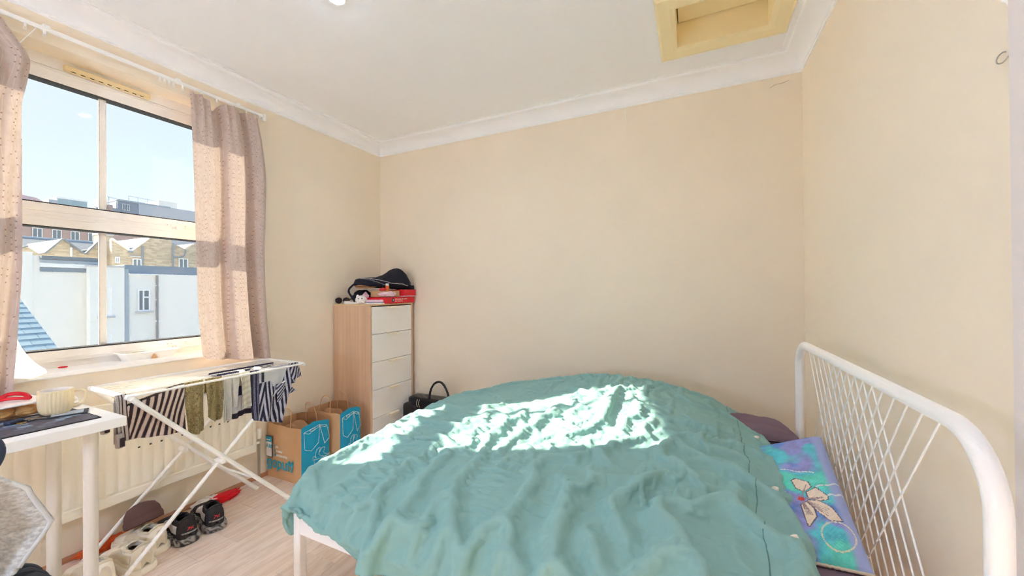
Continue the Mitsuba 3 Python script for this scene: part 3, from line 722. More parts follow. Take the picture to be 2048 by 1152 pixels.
# button placket along the pillow edge: a stitched fold with pearl buttons
M('button_pearl', (226, 220, 210), 0.25)
ns_, nt_ = DP.shape[:2]
add(dv + '__placket_seam', tube(DP[int(ns_ * .925), 60:-60:4] + gn[int(ns_ * .925), 60:-60:4] * .0042, .0016, 5), 'duvet_seam', True, label='stitched placket line')
add(dv + '__hem', tube(DP[-1, 30:-30:3] - [0, 0, .002], .004, 6), 'duvet_cotton', True)
for ty in (2.02, 1.80, 1.52, 1.22):
    row = DP[int(ns_ * .965)]
    k_ = int(np.argmin(np.abs(row[:, 1] - ty) + 10 * (row[:, 2] < .45)))
    c, nn = row[k_], gn[int(ns_ * .965), k_]
    xa = np.cross(nn, [0, 1, 0]); xa /= np.linalg.norm(xa); ya = np.cross(nn, xa)
    bm = lathe([(0.0004, 0.0045), (0.006, 0.004), (0.0085, 0.0058), (0.0102, 0.004), (0.0102, -0.004)], 18)
    add(dv + '__button', place(bm, frame4(c + nn * 0.0055, xa, ya, nn)), 'button_pearl', 40, label='round pearl button')

# ================================================================== CHEST OF DRAWERS
ch = thing('chest_of_drawers', 'tall narrow oak effect chest of drawers with white fronts in the corner', 'chest of drawers')
CX0, CX1, CY0, CY1, CZ = XL + 0.006, -2.196, 2.162, 2.648, 1.108
add(ch + '__side_panel', cbox(CX0, CX1, CY0, CY0 + 0.018, 0, CZ, 0.0015), 'oak')
add(ch + '__side_panel', cbox(CX0, CX1, CY1 - 0.018, CY1, 0, CZ, 0.0015), 'oak')
add(ch + '__top_panel', cbox(CX0, CX1, CY0, CY1, CZ, CZ + 0.012, 0.0015), 'oak_edge')
add(ch + '__back_panel', box(CX0, CX0 + 0.006, CY0 + 0.018, CY1 - 0.018, 0.03, CZ), 'oak_edge')
add(ch + '__plinth', cbox(CX1 - 0.03, CX1 - 0.012, CY0 + 0.018, CY1 - 0.018, 0.0, 0.042), 'white_matte')
for k in range(5):
    z0 = 0.0395 + k * 0.2125 + 0.002; z1 = z0 + 0.2105 - 0.002
    d = add(ch + '__drawer', cbox(CX1 - 0.018, CX1 + 0.0005, CY0 + 0.021, CY1 - 0.021, z0, min(z1, CZ - 0.005), 0.0015), 'white_matte')
    yc = 2.402
    add(d + '__handle', cat([cbox(CX1 - 0.001, CX1 + 0.004, yc - 0.055, yc + 0.055, z1 - 0.014, z1 + 0.001, 0.001), cbox(CX1, CX1 + 0.026, yc - 0.05, yc + 0.05, z1 - 0.004, z1, 0.0012), cbox(CX1 + 0.022, CX1 + 0.026, yc - 0.05, yc + 0.05, z1 - 0.015, z1, 0.001)]), 'handle_cream', label='pale tab pull handle')
    add(d + '__box', box(CX0 + 0.03, CX1 - 0.018, CY0 + 0.03, CY1 - 0.03, z0 + 0.01, z1 - 0.04), 'white_matte')

# ------------------------------------------------------------------ things on the chest
ZT = CZ + 0.012
rb_ = thing('gift_box', 'flat red cardboard box with white lettering lying across the chest top', 'box')
def local(o, a): return rz(a, o)
bx_T = local((-2.305, 2.475, ZT + 0.001), math.radians(4))
def wallbox(w, d, hh, t, lid=False):
    """Open carton centred on the origin, standing on z = 0."""
    parts_ = [cbox(-w / 2, w / 2, -d / 2, d / 2, 0, t, 0.0008), cbox(-w / 2, -w / 2 + t, -d / 2, d / 2, 0, hh, 0.0008), cbox(w / 2 - t, w / 2, -d / 2, d / 2, 0, hh, 0.0008),
              cbox(-w / 2, w / 2, -d / 2, -d / 2 + t, 0, hh, 0.0008), cbox(-w / 2, w / 2, d / 2 - t, d / 2, 0, hh, 0.0008)]
    return cat(parts_)
add(rb_ + '__tray', place(wallbox(0.25, 0.37, 0.05, 0.003), bx_T), 'red_card')
tf = bx_T @ frame4((0.1255, -0.10, 0.026), (0, 1, 0), (0, 0, 1), (1, 0, 0))
add(rb_ + '__lettering', place(text_mesh('N', 0.012, 0.001, True), tf @ frame4((-0.004, -0.006, 0), (1, 0, 0), (0, 1, 0), (0, 0, 1))), 'print_white', label='white letter on the round emblem')
add(rb_ + '__emblem', place(trimesh.creation.cylinder(0.015, 0.0008, sections=24), tf), 'print_dark', label='round dark emblem')
for k, (wd, zz) in enumerate(((0.17, 0.004), (0.10, -0.012))):
    add(rb_ + '__print_line', place(cat([cbox(0.026 + i * 0.0135, 0.026 + i * 0.0135 + 0.010 - 0.002 * (i % 3), zz, zz + 0.006, 0, 0.0008, 0.0002) for i in range(int(wd / 0.0135))]), tf), 'print_white', label='row of small white lettering')
rc = thing('gift_box', 'smaller bright red box on top of the flat red box', 'box')
add(rc + '__body', place(cbox(-0.10, 0.10, -0.085, 0.085, 0, 0.058, 0.002), local((-2.27, 2.575, ZT + 0.053), math.radians(6))), 'red_card')
add(rc + '__band', place(cbox(-0.102, 0.103, -0.087, 0.087, 0.0, 0.006, 0.001), local((-2.27, 2.575, ZT + 0.053), math.radians(6))), 'pink_paper', label='pale pink bottom edge')
cb = thing('cardboard_tray', 'open tan cardboard tray beside the bright red box', 'box')
add(cb + '__tray', place(wallbox(0.15, 0.17, 0.05, 0.003), local((-2.27, 2.40, ZT + 0.053), math.radians(3))), 'kraft')
# crumpled tissue
def crumple(cx, cy, cz, sx, sy, sz, seed, sub=4, fq=2.2, dp=.55):
    m = trimesh.creation.icosphere(sub, 1.0); v = m.vertices
    rr = 1.0 - dp * .5 + dp * meshkit.fbm(v * fq + seed, 3, seed)
    return trimesh.Trimesh(v * rr[:, None] * [sx, sy, sz] + [cx, cy, cz], m.faces, process=False)
add('tissue_paper', crumple(-2.22, 2.37, ZT + 0.075, 0.055, 0.08, 0.024, 5), 'pink_paper', 20, label='crumpled pale pink tissue paper spilling over the flat red box', category='tissue paper')
add('tissue_paper', crumple(-2.27, 2.42, ZT + 0.079, 0.05, 0.05, 0.022, 8), 'paper', 20, label='crumpled white tissue inside the tan cardboard tray', category='tissue paper')
bk = thing('booklet', 'thin white and blue booklet at the front edge of the chest top', 'booklet')
add(bk + '__pages', place(cbox(-0.085, 0.085, -0.06, 0.06, 0, 0.009, 0.001), local((-2.268, 2.30, ZT), math.radians(12))), 'paper')
add(bk + '__cover', place(cbox(-0.087, 0.087, -0.061, 0.061, 0.009, 0.0105, 0.0004), local((-2.268, 2.30, ZT), math.radians(12))), 'fascia_grey', label='blue cover')
add('pink_packet', place(rbox(-0.075, 0.075, -0.05, 0.05, 0, 0.022, 0.008), local((-2.268, 2.305, ZT + 0.0108), math.radians(16))), 'pink_paper', 30, label='pink packet lying on the blue booklet', category='packet')
wb = thing('white_box', 'small flat white box behind the plush toy on the chest', 'box')
add(wb + '__body', place(cbox(-0.075, 0.075, -0.03, 0.03, 0, 0.024, 0.002), local((-2.425, 2.222, ZT), math.radians(3))), 'paper')
add(wb + '__flap', place(cbox(-0.075, 0.075, -0.0305, -0.0295, 0.017, 0.024, 0.0003), local((-2.425, 2.222, ZT), math.radians(3))), 'lining_grey')
# sunglasses
sg = thing('sunglasses', 'black sunglasses at the left end of the chest top', 'sunglasses')
for k, dxx in enumerate((-0.03, 0.03)):
    ring = [(dxx + 0.024 * math.cos(a), 0, 0.026 + 0.02 * math.sin(a)) for a in np.linspace(0, 2 * math.pi, 20)[:-1]]
    add(sg + '__rim', place(tube(ring, 0.0045, 8, True), local((-2.525, 2.20, ZT + 0.002), math.radians(25))), 'black_soft', True)
    add(sg + '__lens', place(place(trimesh.creation.cylinder(0.022, 0.002, sections=20), frame4((dxx, 0, 0.026), (1, 0, 0), (0, 0, 1), (0, -1, 0))), local((-2.525, 2.20, ZT + 0.002), math.radians(25))), 'cola')
    add(sg + '__temple', place(tube(spline([(dxx * 1.9, 0, 0.034), (dxx * 1.95, 0.06, 0.036), (dxx * 1.9, 0.12, 0.02)], 12), 0.004, 7), local((-2.525, 2.20, ZT + 0.002), math.radians(25))), 'black_soft', True)
# plush toy
pt = thing('plush_toy', 'small round white plush toy with black eyes on the chest top', 'plush toy')
pc = np.array([-2.35, 2.222, ZT + 0.032])
add(pt + '__head', crumple(*pc, 0.036, 0.036, 0.033, 2) if False else place(trimesh.creation.icosphere(4, 1.0), frame4(pc, (0.042, 0, 0), (0, 0.042, 0), (0, 0, 0.036))), 'paper', True)
vd = np.array([0.62, -0.78, 0.1]); vd /= np.linalg.norm(vd); rt = np.array([0.78, 0.62, 0])
for s in (-1, 1):
    add(pt + '__eye', place(trimesh.creation.icosphere(2, 0.0042), frame4(pc + vd * 0.039 + rt * 0.013 * s + [0, 0, 0.008], *np.eye(3))), 'black_soft', True)
    add(pt + '__ear', place(trimesh.creation.icosphere(3, 1.0), frame4(pc + rt * 0.024 * s + [0, 0, 0.028], (0.011, 0, 0), (0, 0.011, 0), (0, 0, 0.014))), 'paper' if s < 0 else 'pink_paper', True)
    add(pt + '__paw', place(trimesh.creation.icosphere(2, 0.009), frame4(pc + vd * 0.03 + rt * 0.018 * s - [0, 0, 0.022], *np.eye(3))), 'paper', True)
add('pink_pouch', crumple(-2.375, 2.292, ZT + 0.045, 0.028, 0.026, 0.045, 12), 'pink_paper', 30, label='pale pink pouch between the plush toy and the dark blue cloth', category='pouch')
add('folded_cloth', crumple(-2.455, 2.34, ZT + 0.058, 0.06, 0.085, 0.052, 14), 'navy_cloth', 30, label='dark navy crumpled cloth behind the pink packet on the chest', category='cloth')
pb = thing('pill_bottle', 'small orange and white tube standing on the cardboard tray under the black bag', 'bottle')
add(pb + '__body', lathe([(0, 0), (0.014, 0), (0.015, 0.003), (0.015, 0.035), (0.012, 0.04)], 20, (-2.225, 2.375, ZT + 0.105)), 'orange_pack', 40)
add(pb + '__cap', lathe([(0.012, 0.038), (0.013, 0.038), (0.013, 0.055), (0, 0.056)], 20, (-2.225, 2.375, ZT + 0.105)), 'paper', 40)
add(pb + '__support', cbox(-2.245, -2.205, 2.355, 2.395, ZT + 0.1035, ZT + 0.105, 0.0005), 'kraft')
# black bag draped on the pile
bg = thing('toiletry_bag', 'black and navy zipped bag draped on top of the pile on the chest', 'bag')
A, B = np.array([-2.40, 2.21]), np.array([-2.255, 2.655])
nu, nv = 60, 40
u, v = np.meshgrid(np.linspace(0, 1, nu), np.linspace(0, 2 * np.pi, nv), indexing='ij')
zmid = np.interp(u, [0, .15, .4, .6, .75, .9, 1], [.155, .155, .155, .165, .175, .16, .135])
hh = np.interp(u, [0, .04, .2, .4, .58, .70, .80, .9, .97, 1], [.004, .04, .05, .052, .072, .10, .105, .075, .035, .004])
ww = np.interp(u, [0, .05, .2, .5, .8, .95, 1], [.01, .07, .095, .11, .12, .09, .01])
ax_ = (B - A) / np.linalg.norm(B - A); pp = np.array([ax_[1], -ax_[0]])
cx_, cy_ = A[0] + (B - A)[0] * u, A[1] + (B - A)[1] * u
cv, sv = np.cos(v), np.sin(v)
cvp, svp = np.sign(cv) * np.abs(cv) ** .8, np.sign(sv) * np.abs(sv) ** .8
lump = 1 + 0.25 * (meshkit.fbm(np.stack([u * 5, cv * 1.2, sv * 1.2], -1), 3, 17) - .5)
P = np.stack([cx_ + pp[0] * ww * cvp * lump, cy_ + pp[1] * ww * cvp * lump, ZT + zmid + np.where(sv > 0, hh * 1.12, hh * .55) * svp * lump], -1)
add(bg + '__body', grid(P), 'navy_cloth', True)
zipv = 0.15
zi = int((0.03 * nv)) ; zi = 3
iz = np.arange(3, 52)
jz = np.interp(iz, [3, 14, 30, 51], [9, 4.5, .2, -2.5])
def onbag(i, j, o=.003): j0 = math.floor(j); w_ = j - j0; return P[i, j0 % 39] * (1 - w_) + P[i, (j0 + 1) % 39] * w_ + [pp[0] * o, pp[1] * o, o * .5]
add(bg + '__zip', tube(np.array([onbag(i, j) for i, j in zip(iz, jz)]), 0.0036, 6), 'grey_zip', True, label='pale grey zip')
add(bg + '__seam', tube(np.array([onbag(i, j - 2.4) for i, j in zip(iz[:26], jz[:26])]), 0.0018, 6), 'grey_zip', True)
add(bg + '__strap', tube(spline([(-2.40, 2.21, ZT + .16), (-2.44, 2.185, ZT + .11), (-2.40, 2.175, ZT + .06), (-2.375, 2.186, ZT + .02)], 24), 0.008, 8), 'navy_cloth', True)
add(bg + '__end_tab', place(rbox(-0.05, 0.05, -0.035, 0.035, 0, 0.035, 0.01), local((-2.235, 2.63, ZT + .113), 0.2)), 'navy_cloth', 30)
add(bg + '__pull', tube([(-2.178, 2.585, ZT + .165), (-2.172, 2.60, ZT + .155)], 0.003, 6), 'steel', True)
add(bg + '__lining_flap', cushion(-2.35, 2.27, ZT + .135, 0.15, 0.10, 0.03, math.radians(65), 6, (30, 20)), 'kraft_dark', True, label='brown inner flap')
add('red_pouch', crumple(-2.235, 2.335, ZT + 0.112, 0.022, 0.03, 0.014, 20), 'red_soft', 30, label='tiny dark red pouch under the black bag', category='pouch')

# ================================================================== HANDBAG, BOTTLE, PAPER BAGS
hb = thing('handbag', 'black handbag with a looped strap on the floor behind the foot of the bed', 'handbag')
add(hb + '__body', rbox(-2.09, -1.74, 2.45, 2.58, 0.0, 0.372, 0.02), 'leather_black', 30)
add(hb + '__flap', rbox(-2.14, -2.0, 2.44, 2.59, 0.1, 0.315, 0.025), 'leather_black', 30)
add(hb + '__handle', tube(spline([(-1.895, 2.47, 0.35), (-1.88, 2.47, 0.42), (-1.83, 2.47, 0.498), (-1.78, 2.47, 0.510), (-1.735, 2.47, 0.47), (-1.705, 2.47, 0.40), (-1.70, 2.47, 0.34)], 40) + np.array([0, 0.0, 0]), 0.0085, 8), 'leather_black', True)
for xx in (-1.985, -1.965):
    add(hb + '__buckle', tube(spline([(xx, 2.445, 0.30), (xx - 0.006, 2.44, 0.335), (xx + 0.002, 2.445, 0.36)], 12), 0.0035, 6), 'steel', True)
bt = thing('cola_bottle', 'dark plastic drink bottle between the paper bag and the chest', 'bottle')
bc = (-2.285, 2.09, 0)
add(bt + '__body', lathe([(0, 0.004), (0.030, 0), (0.036, 0.01), (0.036, 0.06), (0.033, 0.09), (0.034, 0.18), (0.036, 0.2), (0.034, 0.235), (0.022, 0.275), (0.0135, 0.295), (0.0135, 0.305)], 28, bc), 'cola', 40)
add(bt + '__label', lathe([(0.0348, 0.155), (0.0352, 0.157), (0.0352, 0.212), (0.0348, 0.214)], 28, bc), 'navy_cloth', 40, label='dark wrapper label')
add(bt + '__lettering', cat([place(cbox(-0.004, 0.003, 0, 0.008 - (k % 2) * 0.003, 0, 0.0008, 0.0002), frame4((bc[0] + 0.0362 * math.cos(a), bc[1] + 0.0362 * math.sin(a), 0.18), (-math.sin(a), math.cos(a), 0), (0, 0, 1), (math.cos(a), math.sin(a), 0))) for k, a in enumerate(np.linspace(-1.5, 0.1, 8))]), 'print_white', label='white lettering band')
add(bt + '__cap', lathe([(0, 0.322), (0.0145, 0.32), (0.0155, 0.318), (0.0155, 0.304), (0.013, 0.304)], 20, bc), 'black_soft', 30)

def paper_bag(x0, x1, y0, y1, hgt, seed, label, full):
    b = thing('paper_bag', label, 'paper bag', 'brown paper shopping bags')
    rg = np.random.default_rng(seed)
    def wall(a, c, key, mat, dz=0.0, n=(24, 26)):
        a, c = np.array(a, float), np.array(c, float)
        u, v = np.meshgrid(np.linspace(0, 1, n[0]), np.linspace(0, 1, n[1]), indexing='ij')
        d = c - a; nn = np.array([d[1], -d[0]]) / np.linalg.norm(d)
        bulge = 0.010 * np.sin(np.pi * u) * np.sin(np.pi * np.clip(v * 1.1, 0, 1)) + 0.006 * (meshkit.fbm(np.stack([u * 4 + seed, v * 4, 0 * u], -1), 3, seed) - .5) * np.sin(np.pi * u)
        rim = dz * np.sin(np.pi * u) + 0.006 * (meshkit.noise(np.stack([u * 7 + seed, 0 * u, 0 * u], -1), seed) - .5)
        P = np.stack([a[0] + d[0] * u + nn[0] * bulge, a[1] + d[1] * u + nn[1] * bulge, v * (hgt + rim)], -1)
        return add(b + '__' + key, grid(P, 0.0014), mat, 30)
    wall((x0, y0), (x1, y0), 'front_panel', 'kraft', -0.004)
    sd = wall((x1, y0), (x1, y1), 'side_panel', 'bag_blue', 0.02)
    labels[sd] = {'label': 'bright blue printed side panel'}
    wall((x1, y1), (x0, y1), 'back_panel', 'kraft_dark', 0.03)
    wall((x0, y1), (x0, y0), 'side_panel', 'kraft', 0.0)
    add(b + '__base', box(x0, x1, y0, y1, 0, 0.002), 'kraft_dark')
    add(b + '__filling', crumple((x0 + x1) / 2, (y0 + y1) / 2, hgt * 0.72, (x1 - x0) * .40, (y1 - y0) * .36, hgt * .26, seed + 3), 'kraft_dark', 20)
    xm = (x0 + x1) / 2
    for yy_, s in ((y0 + 0.003, 1), (y1 - 0.003, -1)):
        add(b + '__handle', tube(spline([(xm - 0.055, yy_ + s * .002, hgt - .04), (xm - 0.05, yy_ + s * .01, hgt + .04), (xm - 0.03, yy_ + s * .02, hgt + .095), (xm + 0.03, yy_ + s * .02, hgt + .095), (xm + 0.05, yy_ + s * .01, hgt + .04), (xm + 0.055, yy_ + s * .002, hgt - .04)], 40), 0.0028, 7), 'kraft', True)
    # white line drawing of groceries on the blue side
    S = lambda a, z: (x1 + 0.0125, y0 + (y1 - y0) * a, hgt * z)
    lines = [([(.08, .62), (.05, .93), (.60, .985), (.56, .66), (.30, .555), (.08, .62)], 0), ([(.05, .93), (.22, .88), (.62, .96)], 0), ([(.60, .985), (.86, .93), (.97, .68), (.78, .60), (.60, .985)], 0), ([(.62, .96), (.80, .90), (.86, .93)], 0),
             ([(.24, .935), (.36, .955), (.42, .94), (.30, .915), (.24, .935)], 1),
             ([(.46, .39), (.53, .55), (.60, .56), (.57, .44), (.66, .385), (.98, .34)], 1), ([(.60, .47), (.70, .54), (.77, .53), (.74, .44), (.84, .39), (.98, .37)], 1),
             ([(.38, .375), (.66, .35), (.98, .38)], 1), ([(.40, .37), (.42, .26), (.58, .215), (.84, .22), (.98, .30)], 1), ([(.34, .37), (.37, .43), (.46, .40)], 1),
             ([(.12, .14), (.10, .20), (.24, .29), (.30, .24), (.36, .21), (.36, .12), (.14, .10), (.12, .14)], 1)]
    for ln, curved in lines:
        q = [S(*q_) for q_ in ln]
        add(b + '__line_drawing', tube(spline(q, 8 * len(q)), 0.0011, 5) if curved else cat([tube([q[k], q[k + 1]], 0.0011, 5) for k in range(len(q) - 1)]), 'print_white', True)
    if full:
        F = lambda x_, z_: frame4((x_, y0 - 0.0125, z_), (1, 0, 0), (0, 0, 1), (0, -1, 0))
        for txt, z_ in (('Full', .205), ('Access', .178), ('Membership', .150)):
            first = text_mesh(txt[0], 0.0165, 0.0012, True)
            add(b + '__lettering', place(first, F(x0 + .085, z_)), 'print_blue', label='blue initial letter')
            add(b + '__lettering', place(text_mesh(txt[1:], 0.0165, 0.0012, True), F(x0 + .085 + first.extents[0] + .0035, z_)), 'print_white', label='white printed word')
        add(b + '__lettering', place(text_mesh('gopuff', 0.062, 0.0012, True), F(x0 + .008, .075)), 'print_blue', label='large blue lettering')
        ph = add(b + '__phone_print', place(cbox(0, .064, 0, .138, 0, .0012, .0004), F(x0 + .004, .135)), 'print_dark', label='printed phone screen')
        add(ph + '__screen', place(cbox(.002, .059, .004, .133, .0012, .0018, .0002), F(x0 + .004, .135)), 'print_white')
        add(ph + '__banner', place(cbox(.002, .059, .098, .133, .0018, .0022, .0002), F(x0 + .004, .135)), 'print_blue')
        add(ph + '__search_bar', place(cbox(.006, .045, .108, .116, .0022, .0026, .0002), F(x0 + .004, .135)), 'print_white')
        add(ph + '__lettering', place(text_mesh('AM', 0.026, 0.0008, True), F(x0 + .007, .195) @ frame4((0, 0, .0018), *np.eye(3))), 'print_blue')
    return b
paper_bag(-2.575, -2.243, 1.632, 1.838, 0.352, 3, 'brown paper shopping bag with printed front and blue side, nearest the radiator', True)
paper_bag(-2.50, -2.178, 1.872, 2.045, 0.385, 8, 'brown paper shopping bag with blue side, behind the other and next to the chest', False)

# ================================================================== DRYING RACK
RZ = 0.79
dr_ = thing('clothes_rack', 'white folding clothes drying rack standing in front of the window', 'drying rack')
RXA, RXB, RYA, RYB = -2.495, -2.115, 0.768, 1.57
rc_ = 0.03
loop = []
for cx, cy, a0 in ((RXB - rc_, RYA + rc_, -90), (RXB - rc_, RYB - rc_, 0), (RXA + rc_, RYB - rc_, 90), (RXA + rc_, RYA + rc_, 180)):
    loop += [(cx + rc_ * math.cos(math.radians(a0 + k)), cy + rc_ * math.sin(math.radians(a0 + k)), RZ) for k in range(0, 91, 15)]
add(dr_ + '__top_frame', tube(loop, 0.0055, 8, True), 'white_gloss', True)
wire_x = np.linspace(RXA + 0.04, RXB - 0.03, 9)
for wx in wire_x:
    add(dr_ + '__wire', tube([(wx, RYA, RZ + .002), (wx, RYB, RZ + .002)], 0.0023, 7), 'white_gloss', True)
for xx, off in ((RXB - 0.004, 0.0), (RXA + 0.035, 0.01)):
    a, b = (xx, RYA + .01, RZ - .012), (xx, 1.49, 0.004)
    add(dr_ + '__leg', tube([a, b], 0.0105, 12), 'white_gloss', 40)
    a, b = (xx - 0.024, 1.53, RZ - .012), (xx - 0.024, 0.724 + off * 2, 0.004)
    add(dr_ + '__leg', tube([a, b], 0.0088, 12), 'white_gloss', 40)
    add(dr_ + '__pivot', place(trimesh.creation.cylinder(0.012, 0.05, sections=14), frame4((xx - .012, 1.115, .385), (0, 1, 0), (0, 0, 1), (1, 0, 0))), 'white_gloss', 40)
    add(dr_ + '__foot_cap', tube([(xx - 0.024, 0.764 + off, 0.045), (xx - 0.024, 0.720 + off, 0.0)], 0.0125, 12), 'white_gloss', 40)
    add(dr_ + '__foot_cap', tube([(xx, 1.445, 0.05), (xx, 1.494, 0.0)], 0.0125, 12), 'white_gloss', 40)
add(dr_ + '__leg_brace', tube([(RXA + .035, 1.25, .25), (RXB - .004, 1.25, .25)], 0.006, 10), 'white_gloss', 40)
add(dr_ + '__hub', tube([(RXA + .01, RYA + .002, RZ - .002), (RXB - .004, RYA + .004, RZ - .006)], 0.011, 12), 'white_gloss', 40)
add(dr_ + '__hub', tube([(RXA + .01, RYB - .004, RZ - .004), (RXB - .004, RYB - .004, RZ - .006)], 0.008, 12), 'white_gloss', 40)
for yy_ in (0.86, 1.25, 1.335):
    add(dr_ + '__clip', cbox(-2.22, -2.165, yy_ - .006, yy_ + .006, RZ - .004, RZ + .014, .003), 'white_gloss')

# ------------------------------------------------------------------ laundry: sheets hung over the wires
def hang(key, label, category, quad, x0, colfn, back=0.07, nu=90, nv=70, wave=(0.008, 9, 0.006), group=None, seed=1, outline=None, xdrop=0.0):
    """quad: TL, TR, BR, BL as (y, z) of the front flap; the cloth goes over the wire at TL-TR and down behind it."""
    TL, TR, BR, BL = map(np.array, quad)
    u, v = np.meshgrid(np.linspace(0, 1, nu), np.linspace(0, 1, nv), indexing='ij')
    vb = 0.18
    f = np.clip((v - vb) / (1 - vb), 0, 1); b = np.clip((vb - v) / vb, 0, 1)
    Y = (TL[0] * (1 - u) + TR[0] * u) * (1 - f) + (BL[0] * (1 - u) + BR[0] * u) * f
    zt = TL[1] * (1 - u) + TR[1] * u
    Zb = BL[1] * (1 - u) + BR[1] * u
    if outline is not None: Zb = Zb + outline(u)
    Z = zt * (1 - f) + Zb * f - back * b
    front = 0.006 * np.clip(f * 14, 0, 1); behind = -0.008 * np.clip(b * 5, 0, 1)
    w = wave[0] * np.sin(u * wave[1] + 1.3 * seed) * f ** .6 + wave[2] * np.sin(u * wave[1] * 2.3 + f * 4 + seed) * f + 0.006 * (meshkit.fbm(np.stack([u * 5 + seed, f * 6, 0 * u], -1), 3, seed) - .5) * f
    X = x0 + front + behind + w + xdrop * f
    P = np.stack([X, Y, Z], -1)
    c = colfn(u, f, b, Y, Z)
    m = grid(P, 0.003)
    return add(key, m, 'vcol_cloth', True, color=gridcol(nu, nv, c), label=label, category=category, group=group), P
def const(c): return lambda u, f, b, Y, Z: np.broadcast_to(lin(*c), u.shape + (3,)) * (0.9 + 0.2 * meshkit.noise(np.stack([Y * 300, Z * 300, 0 * u], -1), 4))[..., None]

def stripes(dark, light, freq, slope, band, band_c, bend=0.0, topflap=None):
    def fn(u, f, b, Y, Z):
        k = freq * (Y - slope * Z + bend * np.sin(6 * f + 5 * u))
        s = ((k % 1) < 0.5)[..., None]
        c = np.where(s, lin(*dark), lin(*light))
        if topflap is not None:
            tz = topflap(u)
            m_ = f < tz
            c = np.where(m_[..., None], lin(204, 196, 184), c)
            c = np.where((np.abs(f - tz) < 0.025)[..., None], lin(*dark), c)
        wb_ = (u < band)
        c = np.where(wb_[..., None], lin(*band_c), c)
        for q in (0.28, 0.55, 0.93):
            c = np.where((np.abs(u - band * q) < 0.007)[..., None], lin(*dark), c)
        return c * (0.92 + 0.16 * meshkit.noise(np.stack([Y * 250, Z * 250, 0 * u], -1), 6))[..., None]
    return fn
BX = RXB - 0.032
k1, Pb = hang('boxer_shorts', 'brown and beige striped boxer shorts hanging on the near wires of the rack', 'boxer shorts',
     ((0.735, .80), (0.972, .80), (0.978, .572), (0.745, .612)), BX, stripes((48, 34, 38), (198, 178, 168), 42, 0.22, 0.15, (176, 166, 160), 0.004, lambda u: np.interp(u, [0, .15, .75, 1], [.27, .25, .05, .02])), back=0.20, nu=180, nv=120, seed=2)
def roll(key, p, parent, c):
    y_, z_, x_ = p
    add(parent + '__' + key, place(lathe([(0.002, 0), (0.013, 0), (0.0165, .004), (0.0165, .05), (0.013, .054)], 18), frame4((x_, y_, z_), (0, 1, 0), (0.94, 0, .34), (-.34, 0.0, .94))), c, 40)
M('waistband', (170, 160, 154), 0.9); M('brown_dark', (50, 36, 40), 0.9)
for k, (yq, zq) in enumerate(((0.760, 0.598), (0.722, 0.665))):
    wbk = add(k1 + '__waistband', cat([tube([(BX + .012 - .02 * k, yq - .018, zq + .045), (BX + .016 - .02 * k, yq - .016, zq + .01), (BX + .008 - .02 * k, yq - .012, zq - .008)], 0.014, 12)]), 'waistband', True, label='grey elastic waistband')
    add(wbk + '__label_patch', place(cbox(-.008, .008, -.018, .018, 0, .0015, .0004), frame4((BX + .031 - .02 * k, yq - .012, zq + .012), (0, 1, 0), (0, 0, 1), (1, 0, 0))), 'brown_dark', label='dark woven label')
def marl(u, f, b, Y, Z):
    n_ = meshkit.noise(np.stack([Y * 900, Z * 650, 0 * u], -1), 9)
    c = np.where((n_ > .52)[..., None], lin(150, 132, 84), lin(70, 58, 42))
    c = np.where(((n_ > .42) & (n_ < .5))[..., None], lin(170, 160, 120), c)
    return c
hang('sock', 'olive marled sock hanging beside the brown striped boxers', 'sock', ((.972, .80), (1.048, .80), (1.045, .565), (.985, .575)), BX + .004, marl, nu=110, nv=150, seed=3, wave=(.012, 6, .008), outline=lambda u: -.02 * np.sin(u * 3.1))
hang('sock', 'olive marled sock, second from the striped boxers, beside the grey sock', 'sock', ((1.055, .80), (1.128, .80), (1.13, .60), (1.062, .62)), BX + .006, marl, nu=110, nv=150, seed=5, wave=(.012, 6, .008), outline=lambda u: -.025 * np.sin(u * 3.1))
hang('sock', 'pale grey sock hanging right of the olive socks', 'sock', ((1.132, .80), (1.168, .80), (1.165, .575), (1.135, .562)), BX + .004, const((176, 172, 162)), nu=40, nv=60, seed=7, wave=(.010, 5, .006))
hang('sock', 'light grey sock folded to a point between the pale grey sock and the navy pants', 'sock', ((1.166, .80), (1.206, .80), (1.186, .64), (1.172, .63)), BX + .012, const((186, 182, 172)), nu=40, nv=60, seed=8, wave=(.012, 5, .006))
def navy(u, f, b, Y, Z):
    c = np.where((f < .55)[..., None], lin(44, 42, 74), lin(196, 196, 204))
    return np.where((f > .88)[..., None], lin(40, 34, 52), c)
hang('boxer_shorts', 'navy and grey boxer shorts hanging on the middle wire behind the socks', 'boxer shorts', ((1.14, .80), (1.30, .80), (1.30, .565), (1.19, .55)), BX - .055, navy, nu=80, nv=70, seed=4)
hang('sock', 'beige ribbed sock hanging beside the navy striped top', 'sock', ((1.214, .80), (1.262, .80), (1.268, .615), (1.222, .61)), BX + .004, lambda u, f, b, Y, Z: lin(196, 190, 176) * (0.75 + 0.25 * np.abs(np.sin(f * 20 + u)))[..., None], nu=40, nv=70, seed=6, wave=(.008, 5, .004))
def navy_stripe(u, f, b, Y, Z):
    k = 40 * (Y - (0.25 + 0.7 * np.clip(u - .3, 0, 1)) * Z)
    c = np.where(((k % 1) < .52)[..., None], lin(30, 28, 48), lin(176, 174, 190))
    pan = (f < np.interp(u, [0, .15, .16, .45, .5, .75, .8, 1], [0, 0, .27, .25, .36, .34, .02, 0])) & (b <= 0)
    c = np.where(pan[..., None], lin(190, 190, 196), c)
    c = np.where((u < .16)[..., None], np.where(((u * 60) % 1 < .8)[..., None], lin(30, 28, 48), lin(150, 148, 170)), c)
    return c
